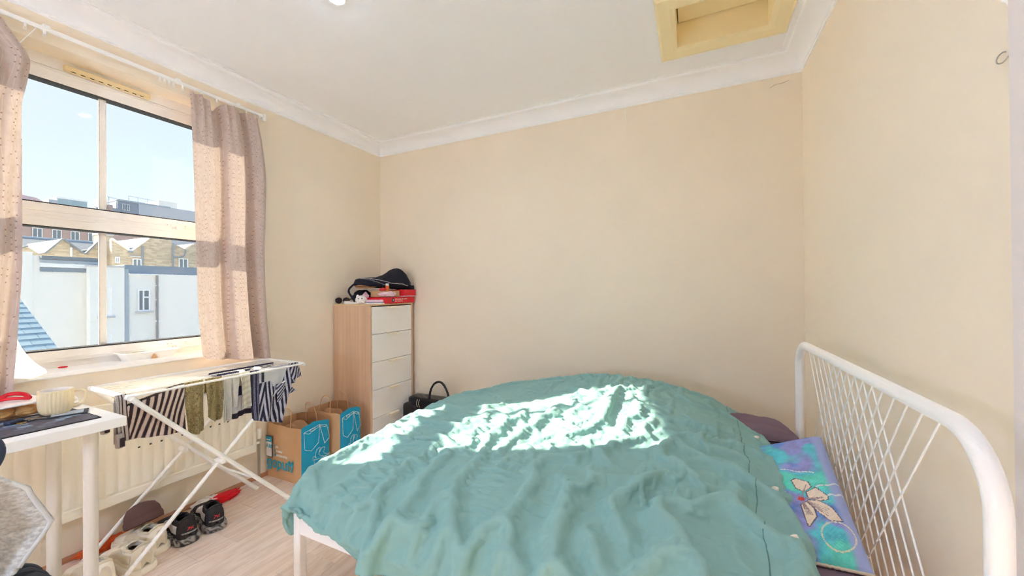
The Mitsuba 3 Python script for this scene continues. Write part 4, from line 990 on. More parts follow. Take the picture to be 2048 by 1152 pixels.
ks, Ps = hang('boxer_shorts', 'navy and grey striped boxer shorts hanging at the right end of the rack', 'boxer shorts', ((1.264, .80), (1.525, .80), (1.43, .475), (1.275, .535)), BX + .008, navy_stripe, back=.12, nu=170, nv=130, seed=9, wave=(.012, 8, .008))
sleeve = lambda u, f, b, Y, Z: np.where((((48 * (Y - .35 * Z)) % 1) < .5)[..., None], lin(30, 28, 48), lin(176, 174, 190))
u, v = np.meshgrid(np.linspace(0, 1, 60), np.linspace(0, 1, 40), indexing='ij')
Pq = np.stack([BX + .016 + .01 * np.sin(u * 5) * v, (1.475 * (1 - u) + 1.530 * u) * (1 - v) + (1.490 * (1 - u) + 1.562 * u) * v, .803 - v * (.095 - .005 * u)], -1)
add(ks + '__leg_flap', grid(Pq, .003), 'vcol_cloth', True, color=gridcol(60, 40, sleeve(u, v, 0 * v, Pq[..., 1], Pq[..., 2])), label='striped leg folded over the rack corner')
Pq = np.stack([BX + .012 + .012 * np.sin(u * 4 + 2 * v), (1.40 * (1 - u) + 1.47 * u) * (1 - v) + (1.40 * (1 - u) + 1.525 * u) * v, (.70 * (1 - v) + v * (.60 + .035 * u))], -1)
add(ks + '__leg_flap', grid(Pq, .003), 'vcol_cloth', True, color=gridcol(60, 40, sleeve(u, v, 0 * v, Pq[..., 1] * 1.0, Pq[..., 2] * 3.0)), label='striped leg pointing right')
add(ks + '__label_patch', place(cbox(-.007, .007, -.03, .03, 0, .0015, .0004), frame4((BX + .028, 1.318, .76), (0, 1, 0), (0, 0, 1), (1, 0, 0))), 'print_dark', label='dark woven label')
hang('folded_garment', 'dark folded garment lying along the middle wires of the rack', 'garment', ((1.15, .797), (1.49, .797), (1.49, .74), (1.15, .74)), -2.30, const((40, 38, 56)), back=.05, nu=60, nv=30, seed=10, wave=(.003, 6, .002))
hang('folded_garment', 'pale grey folded garment over the wires behind the brown striped boxers', 'garment', ((.80, .797), (1.13, .797), (1.13, .70), (.80, .71)), -2.24, const((214, 212, 208)), back=.08, nu=60, nv=30, seed=11, wave=(.003, 6, .002))

# ================================================================== DESK
dk = thing('desk', 'white desk with round legs at the left edge of the picture', 'desk')
add(dk + '__tabletop', cbox(XL + 0.002, -2.005, -0.30, 0.722, 0.704, 0.74, 0.0015), 'white_matte')
M('leg_white', (222, 216, 206), 0.4)
for (lx, ly) in ((-2.11, 0.655), (-2.43, 0.645), (-2.11, -0.2), (-2.43, -0.2)):
    add(dk + '__leg', cat([lathe([(0, 0.0), (0.019, 0.0), (0.0195, 0.012), (0.0195, 0.02), (0.021, 0.021), (0.021, 0.695), (0.045, 0.698), (0.045, 0.704)], 24, (lx, ly, 0))]), 'leg_white', 30)
ZD = 0.740
# mat with a printed pattern
nu, nv = 130, 90
X, Y = np.meshgrid(np.linspace(-2.35, -2.075, nv), np.linspace(0.10, 0.668, nu))
col = np.broadcast_to(lin(66, 66, 82), X.shape + (3,)).copy()
rg = np.random.default_rng(5)
for k in range(70):
    a, b, w_, h_ = rg.uniform(-2.34, -2.09), rg.uniform(.12, .62), rg.uniform(.01, .05), rg.uniform(.008, .05)
    m_ = (X > a) & (X < a + w_) & (Y > b) & (Y < b + h_)
    col[m_] = lin(*[(84, 90, 112), (110, 130, 150), (54, 52, 66), (140, 160, 176), (76, 74, 92)][k % 5])
mt_ = thing('desk_mat', 'dark printed desk mat with a blocky blue grey pattern on the white desk', 'desk mat')
add(mt_ + '__print', grid(np.stack([X, Y, 0 * X + ZD + .0036], -1)), 'vcol_satin', color=col.reshape(-1, 3))
add(mt_ + '__base', rbox(-2.355, -2.07, .095, .673, ZD + .0002, ZD + .0035, .0014, 8), 'black_soft')
# mug
mg = thing('mug', 'cream fluted mug on the desk mat', 'mug')
mc = (-2.285, 0.612, ZD + .004)
fl = lambda th, i: 1 + 0.06 * (np.abs(np.sin(th * 14)) - .6) * ((i > 2) & (i < 9))
add(mg + '__body', lathe([(0, .002), (.026, 0), (.032, .002), (.040, .010), (.0455, .026), (.0475, .044), (.048, .062), (.048, .078), (.0478, .088), (.0482, .0925), (.0478, .097), (.0455, .097)], 168, mc, fl), 'mug_glaze', 50)
add(mg + '__inside', lathe([(.0455, .097), (.0448, .09), (.044, .05), (.040, .02), (.03, .008), (0, .006)], 40, mc), 'mug_inner', 50)
hd = np.array([.42, .907, 0]); hd /= np.linalg.norm(hd)
hp = [mc + hd * a + np.array([0, 0, z]) for a, z in ((.044, .082), (.062, .086), (.078, .076), (.079, .052), (.066, .03), (.046, .022))]
add(mg + '__handle', tube(spline(hp, 40), 0.0062, 12), 'mug_glaze', True)
# keys, coin, wallet in front of the mug
kk = thing('keys', 'bunch of keys on the desk mat in front of the cream mug', 'keys')
kz = ZD + .0046
for i, (kx, ky, ka) in enumerate(((-2.262, .560, .5), (-2.25, .548, 1.1), (-2.258, .535, .1))):
    kb = prism(Polygon([(0, -.003), (.03, -.003), (.03, .003), (0, .003)]).union(Polygon([(.011 * math.cos(a) - .006, .011 * math.sin(a)) for a in np.linspace(0, 2 * math.pi, 16)[:-1]])).difference(Polygon([(.003 * math.cos(a) - .01, .003 * math.sin(a)) for a in np.linspace(0, 2 * math.pi, 10)[:-1]])), 0, .0022)
    add(kk + '__key', place(kb, rz(ka, (kx, ky, kz + i * .0028))), 'gold' if i == 0 else 'steel')
add(kk + '__ring', tube([(-2.275 + .014 * math.cos(a), .552 + .014 * math.sin(a), kz + .006) for a in np.linspace(0, 2 * math.pi, 24)[:-1]], .0013, 6, True), 'steel', True)
add(kk + '__fob', place(rbox(-.012, .012, -.025, .025, 0, .012, .004), rz(.5, (-2.265, .505, kz - .0005))), 'chair_navy', 30, label='dark blue key fob')
add('coin', lathe([(0, 0), (.0125, 0), (.013, .001), (.0125, .002), (0, .002)], 24, (-2.24, .515, kz - .0004)), 'gold', 30, label='small brass coin on the desk mat', category='coin')
wl = thing('wallet', 'slim dark card wallet lying under the cream mug', 'wallet')
add(wl + '__cover', place(rbox(-.042, .042, -.055, .055, 0, .0036, .0015, 8), rz(-.35, (-2.245, .633, ZD + .0001 + .0037))), 'quilt_black', 30)
add(wl + '__card', place(cbox(-.03, .03, -.042, .042, .0036, .0044, .0003), rz(-.35, (-2.245, .633, ZD + .0038))), 'fascia_grey', label='pale card')
# food container and bread, red clip, clear packet
fc = thing('food_container', 'clear plastic food box with a pale lid at the left edge of the desk', 'food container')
fx = rz(.12, (-2.40, .50, ZD + .0005))
add(fc + '__base', place(wallbox(.17, .21, .052, .0016), fx), 'window_glass')
add(fc + '__lid', place(rbox(-.09, .09, -.11, .11, .053, .061, .004), fx), 'white_gloss', 30, label='pale plastic lid')
for i, (bx_, by_) in enumerate(((-.03, .05), (.02, -.005), (.035, .055), (-.035, -.05))):
    add('bread_roll', place(crumple(0, 0, 0, .036, .036, .02, 30 + i, 3), fx @ frame4((bx_, by_, .024), *np.eye(3))), 'bread', 30, label='golden bread roll inside the clear food box', category='bread roll', group='bread rolls in the food box')
rcp = thing('hair_clip', 'red curved hair clip on the food box lid', 'hair clip')
add(rcp + '__arm', place(tube(spline([(-.03, -.03, .008), (-.038, 0, .024), (-.01, .028, .022), (.03, .03, .010)], 24), .008, 8), fx @ frame4((.01, .03, .061), *np.eye(3))), 'red_card', True)
add(rcp + '__arm', place(tube(spline([(-.03, -.03, .008), (.0, -.015, .014), (.035, .03, .008)], 20), .006, 8), fx @ frame4((.01, .03, .061), *np.eye(3))), 'red_card', True)
add('blue_card', place(cbox(-.03, .03, -.0006, .0006, 0, .045, .0002), rz(1.0, (-2.50, .645, ZD + .0005)) @ frame4((0, 0, 0), (1, 0, 0), (0, .95, .3), (0, -.3, .95))), 'print_blue', label='small light blue card standing behind the mug', category='card')
cp = thing('clear_packet', 'stack of clear plastic wrapped napkins at the desk corner beside the mug', 'packet')
fx = rz(-.15, (-2.43, .668, ZD + .0006))
for i in range(3):
    add(cp + '__layer', place(rbox(-.062 + .004 * i, .06 - .003 * i, -.045, .045 - .003 * i, .013 * i, .013 * i + .0125, .005, 8), fx), 'paper', 30)
add(cp + '__wrap', place(rbox(-.066, .064, -.048, .048, 0, .043, .008, 10), fx), 'window_glass', 30)

# ================================================================== things on the window sill
ty = thing('takeaway_tray', 'white plastic takeaway tray on the window sill', 'tray')
SZ = WZ0 + .0045
def tray_ring(off, z, x0=-2.715, x1=-2.60, y0=.925, y1=1.165, rr=.025):
    pg = sbox(x0, y0, x1, y1).buffer(-rr).buffer(rr - off, quad_segs=6)
    c = np.array(pg.exterior.coords)[:-1]
    return np.column_stack([c, np.full(len(c), z)])
rings = [tray_ring(.022, SZ), tray_ring(.004, SZ + .036), tray_ring(-.006, SZ + .037), tray_ring(-.007, SZ + .040), tray_ring(.002, SZ + .0405), tray_ring(.008, SZ + .038), tray_ring(.024, SZ + .003)]
n_ = min(len(r) for r in rings)
rs = []
for r in rings:
    s = np.concatenate([[0], np.cumsum(np.linalg.norm(np.diff(np.vstack([r, r[:1]]), axis=0), axis=1))]); t = np.linspace(0, s[-1], 65)[:-1]
    rr_ = np.vstack([r, r[:1]]); rs.append(np.stack([np.interp(t, s, rr_[:, k]) for k in range(3)], -1))
P = np.array(rs); P = np.concatenate([P, P[:, :1]], 1)
add(ty + '__tray', grid(P), 'white_gloss', 40)
add(ty + '__base', box(-2.69, -2.625, .95, 1.14, SZ, SZ + .003), 'white_gloss')
add(ty + '__lid', place(rbox(-.035, .035, -.05, .05, 0, .006, .003, 8), rz(.1, (-2.66, .985, SZ + .0412))), 'clear_plastic', 30)
add(ty + '__tab', prism(Polygon([(1.035, SZ + .002), (1.065, SZ + .002), (1.052, SZ + .026), (1.046, SZ + .026)]), -2.609, -2.6045, 'yz'), 'kraft', label='brown triangular tab')
add('red_hair_tie', tube([(-2.70 + .008 * math.cos(a), .745 + .013 * math.sin(a), SZ + .003) for a in np.linspace(0, 2 * math.pi, 18)[:-1]], .003, 7, True), 'red_card', True, label='small pinkish red hair tie on the window sill', category='hair tie')

# ================================================================== SHOES AND FLOOR CLUTTER
def shoe(key, label, group, heel, ang, L, mats, seed, camo=False, tip=0.0):
    upper, sole, lining, accent = mats
    t = thing(key, label, 'shoe', group)
    nS, nA = 34, 22
    s = np.linspace(0, 1, nS)
    W = PchipInterpolator([0, .03, .1, .25, .45, .7, .88, .97, 1], [.016, .026, .034, .035, .033, .045, .041, .022, .006])(s) * 1.14
    H = PchipInterpolator([0, .06, .2, .32, .45, .6, .75, .9, 1], [.085, .098, .092, .088, .082, .062, .047, .036, .02])(s) * 1.12
    off = PchipInterpolator([0, .3, .7, 1], [0, .002, -.002, .004])(s)
    base = .030
    P = np.zeros((nS, nA, 3))
    for i in range(nS):
        open_ = 0.05 < s[i] < 0.44
        amax = np.pi / 2 - (0.60 if open_ else 0.0) * min(1, (s[i] - .05) / .06 if open_ else 1) * min(1, (.44 - s[i]) / .12 if open_ else 1)
        k = np.concatenate([np.linspace(0, amax, nA // 2), np.pi - np.linspace(amax, 0, nA // 2)])
        bul = 1 + .12 * np.sin(np.clip(k, 0, np.pi))
        P[i, :, 0] = s[i] * L - (.012 * np.sin(np.pi / 2 * (1 - s[i] * 8)) if s[i] < .12 else 0) * np.sin(k) * -1
        P[i, :, 1] = off[i] + W[i] * np.sign(np.cos(k)) * np.abs(np.cos(k)) ** .62 * bul
        P[i, :, 2] = base + (H[i] - base + .012) * np.abs(np.sin(k)) ** .8
    tf = rz(ang, heel) @ frame4((0, 0, 0), (math.cos(tip), 0, math.sin(tip)), (0, 1, 0), (-math.sin(tip), 0, math.cos(tip)))
    m = grid(P)
    f = m.faces; vi = f % nA; si_ = f // nA
    ssv = s[np.clip(si_, 0, nS - 1)]
    gap = ((vi == nA // 2 - 1).any(1) & (vi == nA // 2).any(1)) & (ssv.mean(1) > .06) & (ssv.mean(1) < .43)
    m = trimesh.Trimesh(m.vertices, f[~gap], process=False)
    add(t + '__upper', place(m, tf), upper, 45)
    # heel wall
    hw = np.array([P[0], np.column_stack([np.full(nA, -.006), P[0][:, 1] * .8, P[0][:, 2] * .97])])
    add(t + '__heel_panel', place(grid(np.array([P[0] * [1, 1, 1], np.column_stack([np.full(nA, 0.002), P[0][:, 1] * .02, np.full(nA, .05)])])), tf), accent, 45)
    fp = Polygon(np.vstack([np.column_stack([s * L, off + W * 1.16]), np.column_stack([s * L, off - W * 1.16])[::-1]])).buffer(.004)
    rings_ = []
    ns = 90
    def rg_(b_, z_):
        pg = fp.buffer(b_); c = np.array([pg.exterior.interpolate(q, normalized=True).coords[0] for q in np.linspace(0, 1, ns, endpoint=False)])
        return np.column_stack([c, np.full(ns, z_) + (.012 * np.clip((c[:, 0] / L - .85) / .15, 0, 1) if z_ < .01 else 0)])
    R_ = np.array([rg_(-.02, 0.0), rg_(-.003, 0.0), rg_(.002, .006), rg_(.003, .014), rg_(.002, .022), rg_(0.0, .031), rg_(-.006, .034), rg_(-.03, .034)])
    Rr = np.concatenate([R_, R_[:, :1]], 1)
    sm = grid(Rr)
    if camo:
        vv = sm.vertices
        nn_ = meshkit.fbm(vv * 85, 2, seed); c = np.where((nn_ > .5)[:, None], lin(150, 146, 142), lin(48, 46, 48))
        add(t + '__sole', place(sm, tf), 'vcol_satin', True, color=c, label='grey and black camouflage sole')
    else:
        add(t + '__sole', place(sm, tf), sole, 40)
    ins = Polygon([(a, b) for a, b in zip(np.r_[s[2:-8], s[2:-8][::-1]] * L, np.r_[(off + W * .9)[2:-8], (off - W * .9)[2:-8][::-1]])])
    add(t + '__insole', place(prism(ins, .034, .042), tf), lining)
    # collar roll around the opening
    iL = [i for i in range(nS) if .06 < s[i] < .43]
    colr = np.vstack([P[iL, nA // 2 - 1], P[iL[::-1], nA // 2]])
    add(t + '__collar', place(tube(spline(colr[::2], 70, True), .006, 8, True), tf), accent if not camo else upper, True)
    add(t + '__lining', place(tube(spline(colr[::2] * [1, .86, 1] - [0, 0, .010], 70, True), .007, 8, True), tf), lining, True)
    # tongue, laces, side panel
    u_, v_ = np.meshgrid(np.linspace(0, 1, 12), np.linspace(-1, 1, 9), indexing='ij')
    tg = np.stack([L * (.62 - .28 * u_), v_ * (.018 + .006 * u_), .066 + .052 * u_ - .010 * v_ ** 2 * (1 - .3 * u_)], -1)
    add(t + '__tongue', place(grid(tg, .006), tf), upper, True)
    for k_ in range(5):
        q = .42 + .055 * k_; hz = np.interp(q, s, H) + .016
        add(t + '__lace', place(tube(spline([(q * L, -.024, hz - .016), (q * L + .004, -.01, hz), (q * L - .004, .01, hz), (q * L, .024, hz - .016)], 14), .0028, 6), tf), accent, True)
    for sd_ in (1, -1):
        iP = range(4, 22); band_ = [2, 4, 6, 7] if sd_ > 0 else [nA - 3, nA - 5, nA - 7, nA - 8]
        pan = np.array([[P[i, b_] + [0, sd_ * .0022, .0] for b_ in band_] for i in iP])
        pan = pan[:, :2 + (0)] if False else pan
        add(t + '__side_panel', place(grid(pan), tf), 'grey_panel' if camo else 'cream_dark', 45)
    if camo:
        add(t + '__heel_mark', place(cat([tube([(-.0045, a_, b_), (-.0045, c_, d_)], .0016, 5) for a_, b_, c_, d_ in ((-.012, .086, .0, .072), (.0, .086, .012, .072), (-.012, .074, .012, .088))]), tf), 'red_soft', True, label='dark red heel mark')
        for zz_ in (.058, .062):
            add(t + '__stitching', place(tube(spline([(.012, -.030, zz_ - .004), (-.0055, -.014, zz_), (-.0075, 0, zz_), (-.0055, .014, zz_), (.012, .030, zz_ - .004)], 20), .0009, 5), tf), 'lining_grey', True)
    return t
blk = ('shoe_black', 'shoe_black', 'lining_dark', 'shoe_black')
crm = ('cream_leather', 'cream_leather', 'lining_grey', 'cream_dark')
shoe('trainer', 'black trainer with a camouflage sole, nearest the white shoes', 'black trainers with camouflage soles', (-2.222, 1.03, 0), math.radians(174), .30, blk, 3, True)
shoe('trainer', 'black trainer with a camouflage sole, beside the red packet', 'black trainers with camouflage soles', (-2.212, 1.14, 0), math.radians(165), .30, blk, 5, True)
shoe('sneaker', 'cream sneaker beside the foot of the clothes rack', 'cream sneakers', (-2.162, 0.842, 0), math.radians(185), .285, crm, 4)
shoe('sneaker', 'cream sneaker under the brown hat', 'cream sneakers', (-2.265, 0.936, 0), math.radians(187), .285, crm, 6)
shoe('sneaker', 'cream sneaker between the desk leg and the other cream shoes', 'cream sneakers', (-2.165, 0.715, 0), math.radians(180), .28, crm, 7)
shoe('sneaker', 'cream sneaker left of the near desk leg', 'cream sneakers', (-2.20, 0.565, 0), math.radians(182), .28, crm, 8)
ht = thing('knitted_hat', 'dark brown knitted hat resting on a cream sneaker by the wall', 'hat')
ho = frame4((-2.40, .925, .128), (.9, 0, .44), (0, 1, 0), (-.44, 0, .9))
add(ht + '__crown', place(lathe([(.066, 0), (.068, .02), (.064, .045), (.05, .068), (.026, .08), (.0005, .084)], 48, (0, 0, 0), lambda th, i: 1 + .02 * np.sin(th * 24)), ho), 'brown_knit', True)
add(ht + '__brim', place(lathe([(.064, -.012), (.071, -.014), (.073, .004), (.071, .018), (.066, .02)], 48, (0, 0, 0), lambda th, i: 1 + .02 * np.sin(th * 24)), ho), 'brown_knit', True)
rp = thing('snack_packet', 'red and white crinkled snack packet on the floor behind the black trainers', 'packet')
add(rp + '__wrapper', crumple(-2.50, 1.325, .02, .035, .085, .022, 41, 4, 5.5, 1.0), 'red_card', 12)
add(rp + '__white_end', crumple(-2.525, 1.255, .02, .04, .07, .025, 42, 4, 5.5, 1.0), 'paper', 12, label='white printed end')
op = thing('orange_packet', 'orange packet on the floor against the wall behind the cream sneakers', 'packet')
add(op + '__wrapper', crumple(-2.55, .845, .02, .03, .10, .024, 44, 4, 5, .9), 'orange_pack', 12)

# ================================================================== CHAIR WITH BLANKET
chr_ = thing('desk_chair', 'dark navy desk chair at the left edge under a grey fleece', 'chair')
add(chr_ + '__backrest', rbox(-1.575, -1.52, -.10, .285, .60, .875, .025), 'chair_navy', 30)
add(chr_ + '__backrest_edge', tube(spline([(-1.545, .24, .885), (-1.535, .298, .872), (-1.53, .312, .84), (-1.53, .30, .80)], 20), .016, 12), 'chair_navy', True)
u, v = np.meshgrid(np.linspace(0, 1, 40), np.linspace(0, 1, 30), indexing='ij')
seat = np.stack([-1.62 + .44 * v - .0, -.05 + .43 * u, .50 + .03 * np.sin(np.pi * np.clip(u, 0, .98)) ** .5 + .006 * np.abs(np.sin(v * 24))], -1)
add(chr_ + '__seat', cat([rbox(-1.62, -1.2, -.05, .395, .42, .505, .03)] + [tube(spline([(-1.6 + k * .045, .30, .505), (-1.6 + k * .045, .375, .498), (-1.6 + k * .045, .398, .46), (-1.6 + k * .045, .392, .43)], 14), .010, 8) for k in range(9)]), 'quilt_black', 30, label='black ribbed seat cushion')
for lx, ly in ((-1.58, -.02), (-1.58, .34), (-1.25, -.02), (-1.25, .34)):
    add(chr_ + '__leg', tube([(lx, ly, .43), (lx, ly, 0.0)], .014, 12), 'black_soft', 40)
add(chr_ + '__back_post', tube([(-1.56, .0, .43), (-1.555, .0, .65)], .014, 12), 'black_soft', 40)
add(chr_ + '__back_post', tube([(-1.56, .2, .43), (-1.555, .2, .65)], .014, 12), 'black_soft', 40)
# fleece: over the back, falling on the camera's side and fanned out to the right
nu, nv = 70, 80
u, v = np.meshgrid(np.linspace(0, 1, nu), np.linspace(0, 1, nv), indexing='ij')
yr = np.interp(v, [0, .18, .26, .62, .75, 1], [.312, .358, .362, .392, .370, .330])
yl = PchipInterpolator([0, 1], [.0, -.02])(v)
Yb = yl + (yr - yl) * u
Zb = np.interp(v, [0, 1], [.83, .49]) - .055 * np.clip((u - .8) / .2, 0, 1) ** 1.5 * (1 - v) + .075 * np.clip((u - .72) / .28, 0, 1) ** 1.3 * v
Xb = -1.515 + .028 * np.sin(u * 20 + 1) * (.3 + v) + .02 * v + .012 * (meshkit.fbm(np.stack([u * 4, v * 5, 0 * u], -1), 3, 51) - .5) - .03 * np.exp(-(v / .08) ** 2) * 1.0
bl = thing('blanket', 'grey fleece blanket draped over the desk chair at the left edge', 'blanket')
add(bl + '__front', grid(np.stack([Xb, Yb, Zb], -1), .008), 'grey_fleece', True)
top_ = np.stack([np.stack([Xb[:, 0] - .07 * k, Yb[:, 0], Zb[:, 0] + .045 * math.sin(math.pi * min(k * 1.2, 1)) + (0.05 if k < .99 else 0) * k], -1) for k in np.linspace(0, 1, 12)], 1)
add(bl + '__top_fold', grid(top_, .008), 'grey_fleece', True)
add(bl + '__seam', tube(np.stack([Xb[-2], Yb[-2], Zb[-2]], -1)[::4] + [.006, 0, 0], .005, 8), 'blanket_seam', True, label='pale stitched edge')

# ------------------------------------------------------------------ hook on the right wall
add('wall_hook', tube([(XR - .002 - .006 * math.sin(a / 2), 1.119 - .012 * math.cos(a), 1.679 + .010 * math.sin(a)) for a in np.linspace(.9, 2 * math.pi - .25, 22)], .0013, 7), 'steel', True, label='small curved wire hook on the right wall near the pale pier', category='hook')

# ================================================================== OUTSIDE
def outside(name, label, cat_='building'): return thing(name, label, cat_)
def fwin(parent, x, y0, y1, z0, z1, bars=(0.5,), sill=True, key='window', dep=.12):
    w_ = add(parent + '__' + key, cat([cbox(x - .02, x + .05, y0, y1, z1 - .07, z1, .01), cbox(x - .02, x + .05, y0, y1, z0, z0 + .07, .01), cbox(x - .02, x + .05, y0, y0 + .07, z0, z1, .01), cbox(x - .02, x + .05, y1 - .07, y1, z0, z1, .01)] + [cbox(x - .02, x + .045, y0 + (y1 - y0) * b - .03, y0 + (y1 - y0) * b + .03, z0, z1, .01) for b in bars]), 'window_white')
    add(w_ + '__pane', box(x - .03, x - .01, y0 + .02, y1 - .02, z0 + .02, z1 - .02), 'window_dark')
    if sill: add(w_ + '__sill', cbox(x, x + .16, y0 - .1, y1 + .1, z0 - .1, z0, .02), 'stone_grey')
    return w_
GZ = -8.0
add('ground', box(-260, -3.4, -160, 200, GZ - .5, GZ), 'ground_grey', kind='structure')
# A: the flat white flank with its roof edge
b = outside('rear_extension', 'plain white rear building with a flat lead edged roof, left of the window bar')
add(b + '__wall', box(-32, -27.9, 6.70, 9.16, GZ, 3.02), 'stone_white')
add(b + '__pier', box(-32, -27.75, 4.5, 6.71, GZ, 3.16), 'stone_white')
add(b + '__roof', box(-32, -27.65, 6.96, 9.16, 2.85, 3.016), 'roof_slate')
add(b + '__fascia', cbox(-27.9, -27.7, 6.96, 9.16, 2.69, 2.85, .02), 'fascia_grey')
add(b + '__soffit', cbox(-27.9, -27.75, 6.96, 9.16, 2.48, 2.69, .02), 'window_white', label='bright white band')
add(b + '__flashing', cbox(-27.9, -27.82, 6.96, 8.6, 2.27, 2.48, .02), 'lead_grey')
# B: projecting white block with narrow windows
b = outside('rear_block', 'white rendered block with two narrow windows, behind the window bar')
add(b + '__wall', box(-27.6, -27.2, 8.42, 9.71, GZ, 2.56), 'stone_white')
add(b + '__coping', cbox(-27.6, -27.1, 8.36, 9.71, 2.56, 2.64, .02), 'stone_grey')
fwin(b, -27.2, 8.77, 9.22, .05, 1.56, (0.5,), True)
fwin(b, -27.2, 8.77, 9.22, -2.4, -.9, (0.5,), True)
add(b + '__downpipe', cat([cbox(-27.35, -27.22, 9.72, 9.90, GZ, 2.5, .03)]), 'fascia_grey')
# C + D: lower extension with a casement, lead roof and drainpipe
b = outside('rear_annexe', 'white rendered annexe with a small white casement window and a drainpipe')
add(b + '__wall', box(-31.6, -27.4, 9.92, 11.17, GZ, 2.22), 'stone_white')
add(b + '__parapet', cbox(-31.6, -27.25, 9.92, 11.17, 2.20, 2.268, .02), 'window_white')
w_ = fwin(b, -27.35, 10.29, 10.84, .22, 1.41, (0.45,), True)
add(w_ + '__transom', cbox(-27.38, -27.29, 10.55, 10.82, 0.95, 1.02, .01), 'window_white')
add(b + '__drainpipe', tube([(-27.3, 11.12, 2.2), (-27.3, 11.12, GZ)], .06, 10), 'pipe_grey', True)
for zz_ in (1.6, .8, -.4): add(b + '__pipe_bracket', cbox(-27.36, -27.26, 11.04, 11.24, zz_, zz_ + .06, .01), 'window_white')
b = outside('flat_roof_house', 'wide white house with a lead grey roof edge beside the right curtain')
add(b + '__wall', box(-34, -27.42, 11.18, 16.5, GZ, 2.27), 'stone_white')
add(b + '__roof_edge', cbox(-31.6, -27.6, 9.85, 16.5, 2.27, 2.74, .03), 'lead_grey')
# slate roof just outside
b = outside('slate_roof', 'blue grey slate roof slope just outside the window at lower left', 'roof')
def slab(x0, x1, y0, y1, z0, z1, t, mat, key):
    P_ = np.array([[[x0, y0, z0], [x0, y1, z0]], [[x1, y0, z1], [x1, y1, z1]]])
    add(key, grid(P_, t), mat)
rs_ = lambda x_: 1.10 + (x_ + 10) * -0.467
slab(-11.5, -7.2, -4, 2.30, rs_(-11.5) - .05, rs_(-7.2) - .05, .06, 'roof_slate', b + '__deck')
k = 0
for r0 in np.arange(-11.4, -7.3, .16):
    for cidx in range(7):
        y1 = 2.30 - cidx * .21 - (.105 if k % 2 else 0); y0 = max(y1 - .206, .2)
        if cidx == 0 and k % 2: add(b + '__slate', grid(np.array([[[r0, 2.199, rs_(r0) + .0], [r0, 2.30, rs_(r0) + .0]], [[r0 + .20, 2.199, rs_(r0 + .20) + .014], [r0 + .20, 2.30, rs_(r0 + .20) + .014]]]), .012), 'slate_blue_0')
        add(b + '__slate', grid(np.array([[[r0, y0, rs_(r0)], [r0, y1, rs_(r0)]], [[r0 + .20, y0, rs_(r0 + .20) + .014], [r0 + .20, y1, rs_(r0 + .20) + .014]]]), .012), f'slate_blue_{(k * 3 + cidx * 5) % 3}')
    k += 1
add(b + '__gable_wall', prism(Polygon([(-11.5, GZ), (-7.2, GZ), (-7.2, rs_(-7.2) - .1), (-11.5, rs_(-11.5) - .1)]), -4.0, 2.2, 'xz'), 'stone_white')
# brick houses
b = outside('brick_house', 'yellow brick house with a pointed gable, left of the window bar')
add(b + '__gable_wall', prism(Polygon([(9.2, GZ), (9.2, 4.0), (10.2, 4.62), (10.8, 4.1), (11.0, 4.15), (11.89, 5.3), (12.94, 4.38), (13.04, 4.2), (13.04, GZ)]), -43.6, -43.2, 'yz'), 'brick')
for (ya, za), (yb_, zb_) in (((11.0, 4.2), (11.89, 5.36)), ((11.89, 5.36), (12.98, 4.38)), ((9.2, 4.05), (10.2, 4.66))):
    add(b + '__verge', obar((-43.1, ya, za), (-43.1, yb_, zb_), .3, .1), 'roof_slate')
    P_ = np.array([[[-43.3, ya, za - .02], [-43.3, yb_, zb_ - .02]], [[-50, ya, za - .02], [-50, yb_, zb_ - .02]]]); add(b + '__roof', grid(P_, .08), 'roof_slate')
add(b + '__vent_pipe', tube([(-43.1, 12.33, 4.05), (-43.1, 12.33, 4.75)], .07, 8), 'window_white', True)
b = outside('brick_house', 'yellow brick house with a tall chimney stack behind the window bar')
add(b + '__gable_wall', prism(Polygon([(13.04, GZ), (13.04, 4.25), (13.82, 5.35), (14.2, 5.35), (14.2, GZ)]), -43.5, -43.1, 'yz'), 'brick')
add(b + '__chimney', box(-44, -43.0, 13.82, 14.64, 3, 5.95), 'brick')
add(b + '__chimney_cap', cbox(-44.05, -42.95, 13.76, 14.70, 5.9, 6.05, .03), 'stone_grey')
add(b + '__verge', obar((-43.0, 13.04, 4.28), (-43.0, 13.82, 5.42), .3, .1), 'roof_slate')
b = outside('brick_house', 'yellow brick house with a white edged valley roof, right of the window bar')
add(b + '__wall', prism(Polygon([(14.1, GZ), (14.1, 5.5), (15.2, 4.64), (16.46, 5.9), (17.97, 5.85), (17.97, GZ)]), -42.0, -41.6, 'yz'), 'brick')
for (ya, za), (yb_, zb_) in (((14.05, 5.54), (15.2, 4.66)), ((15.2, 4.66), (16.46, 5.95))):
    add(b + '__verge', obar((-41.5, ya, za), (-41.5, yb_, zb_), .25, .12), 'window_white', label='white verge board')
P_ = np.array([[[-41.7, 15.2, 4.68], [-41.7, 16.46, 5.95]], [[-52, 15.2, 4.68], [-52, 16.46, 5.95]]]); add(b + '__roof', grid(P_, .06), 'roof_slate')
P_ = np.array([[[-41.9, 14.72, 5.06], [-41.9, 15.2, 4.68]], [[-52, 14.72, 5.06], [-52, 15.2, 4.68]]]); add(b + '__roof', grid(P_, .06), 'roof_slate')
fwin(b, -41.55, 14.27, 14.56, 3.62, 4.12, (.5,), False)
fwin(b, -41.55, 15.32, 15.9, 3.4, 4.05, (.5,), False)
add(b + '__lintel', cbox(-41.6, -41.45, 15.1, 15.86, 4.18, 4.28, .02), 'stone_grey')
add(b + '__drainpipe', tube([(-41.5, 15.94, 5.1), (-41.5, 15.94, 3.4)], .06, 8), 'lead_grey', True)
add(b + '__hopper', cbox(-41.6, -41.3, 15.05, 15.3, 4.5, 4.66, .03), 'lead_grey')
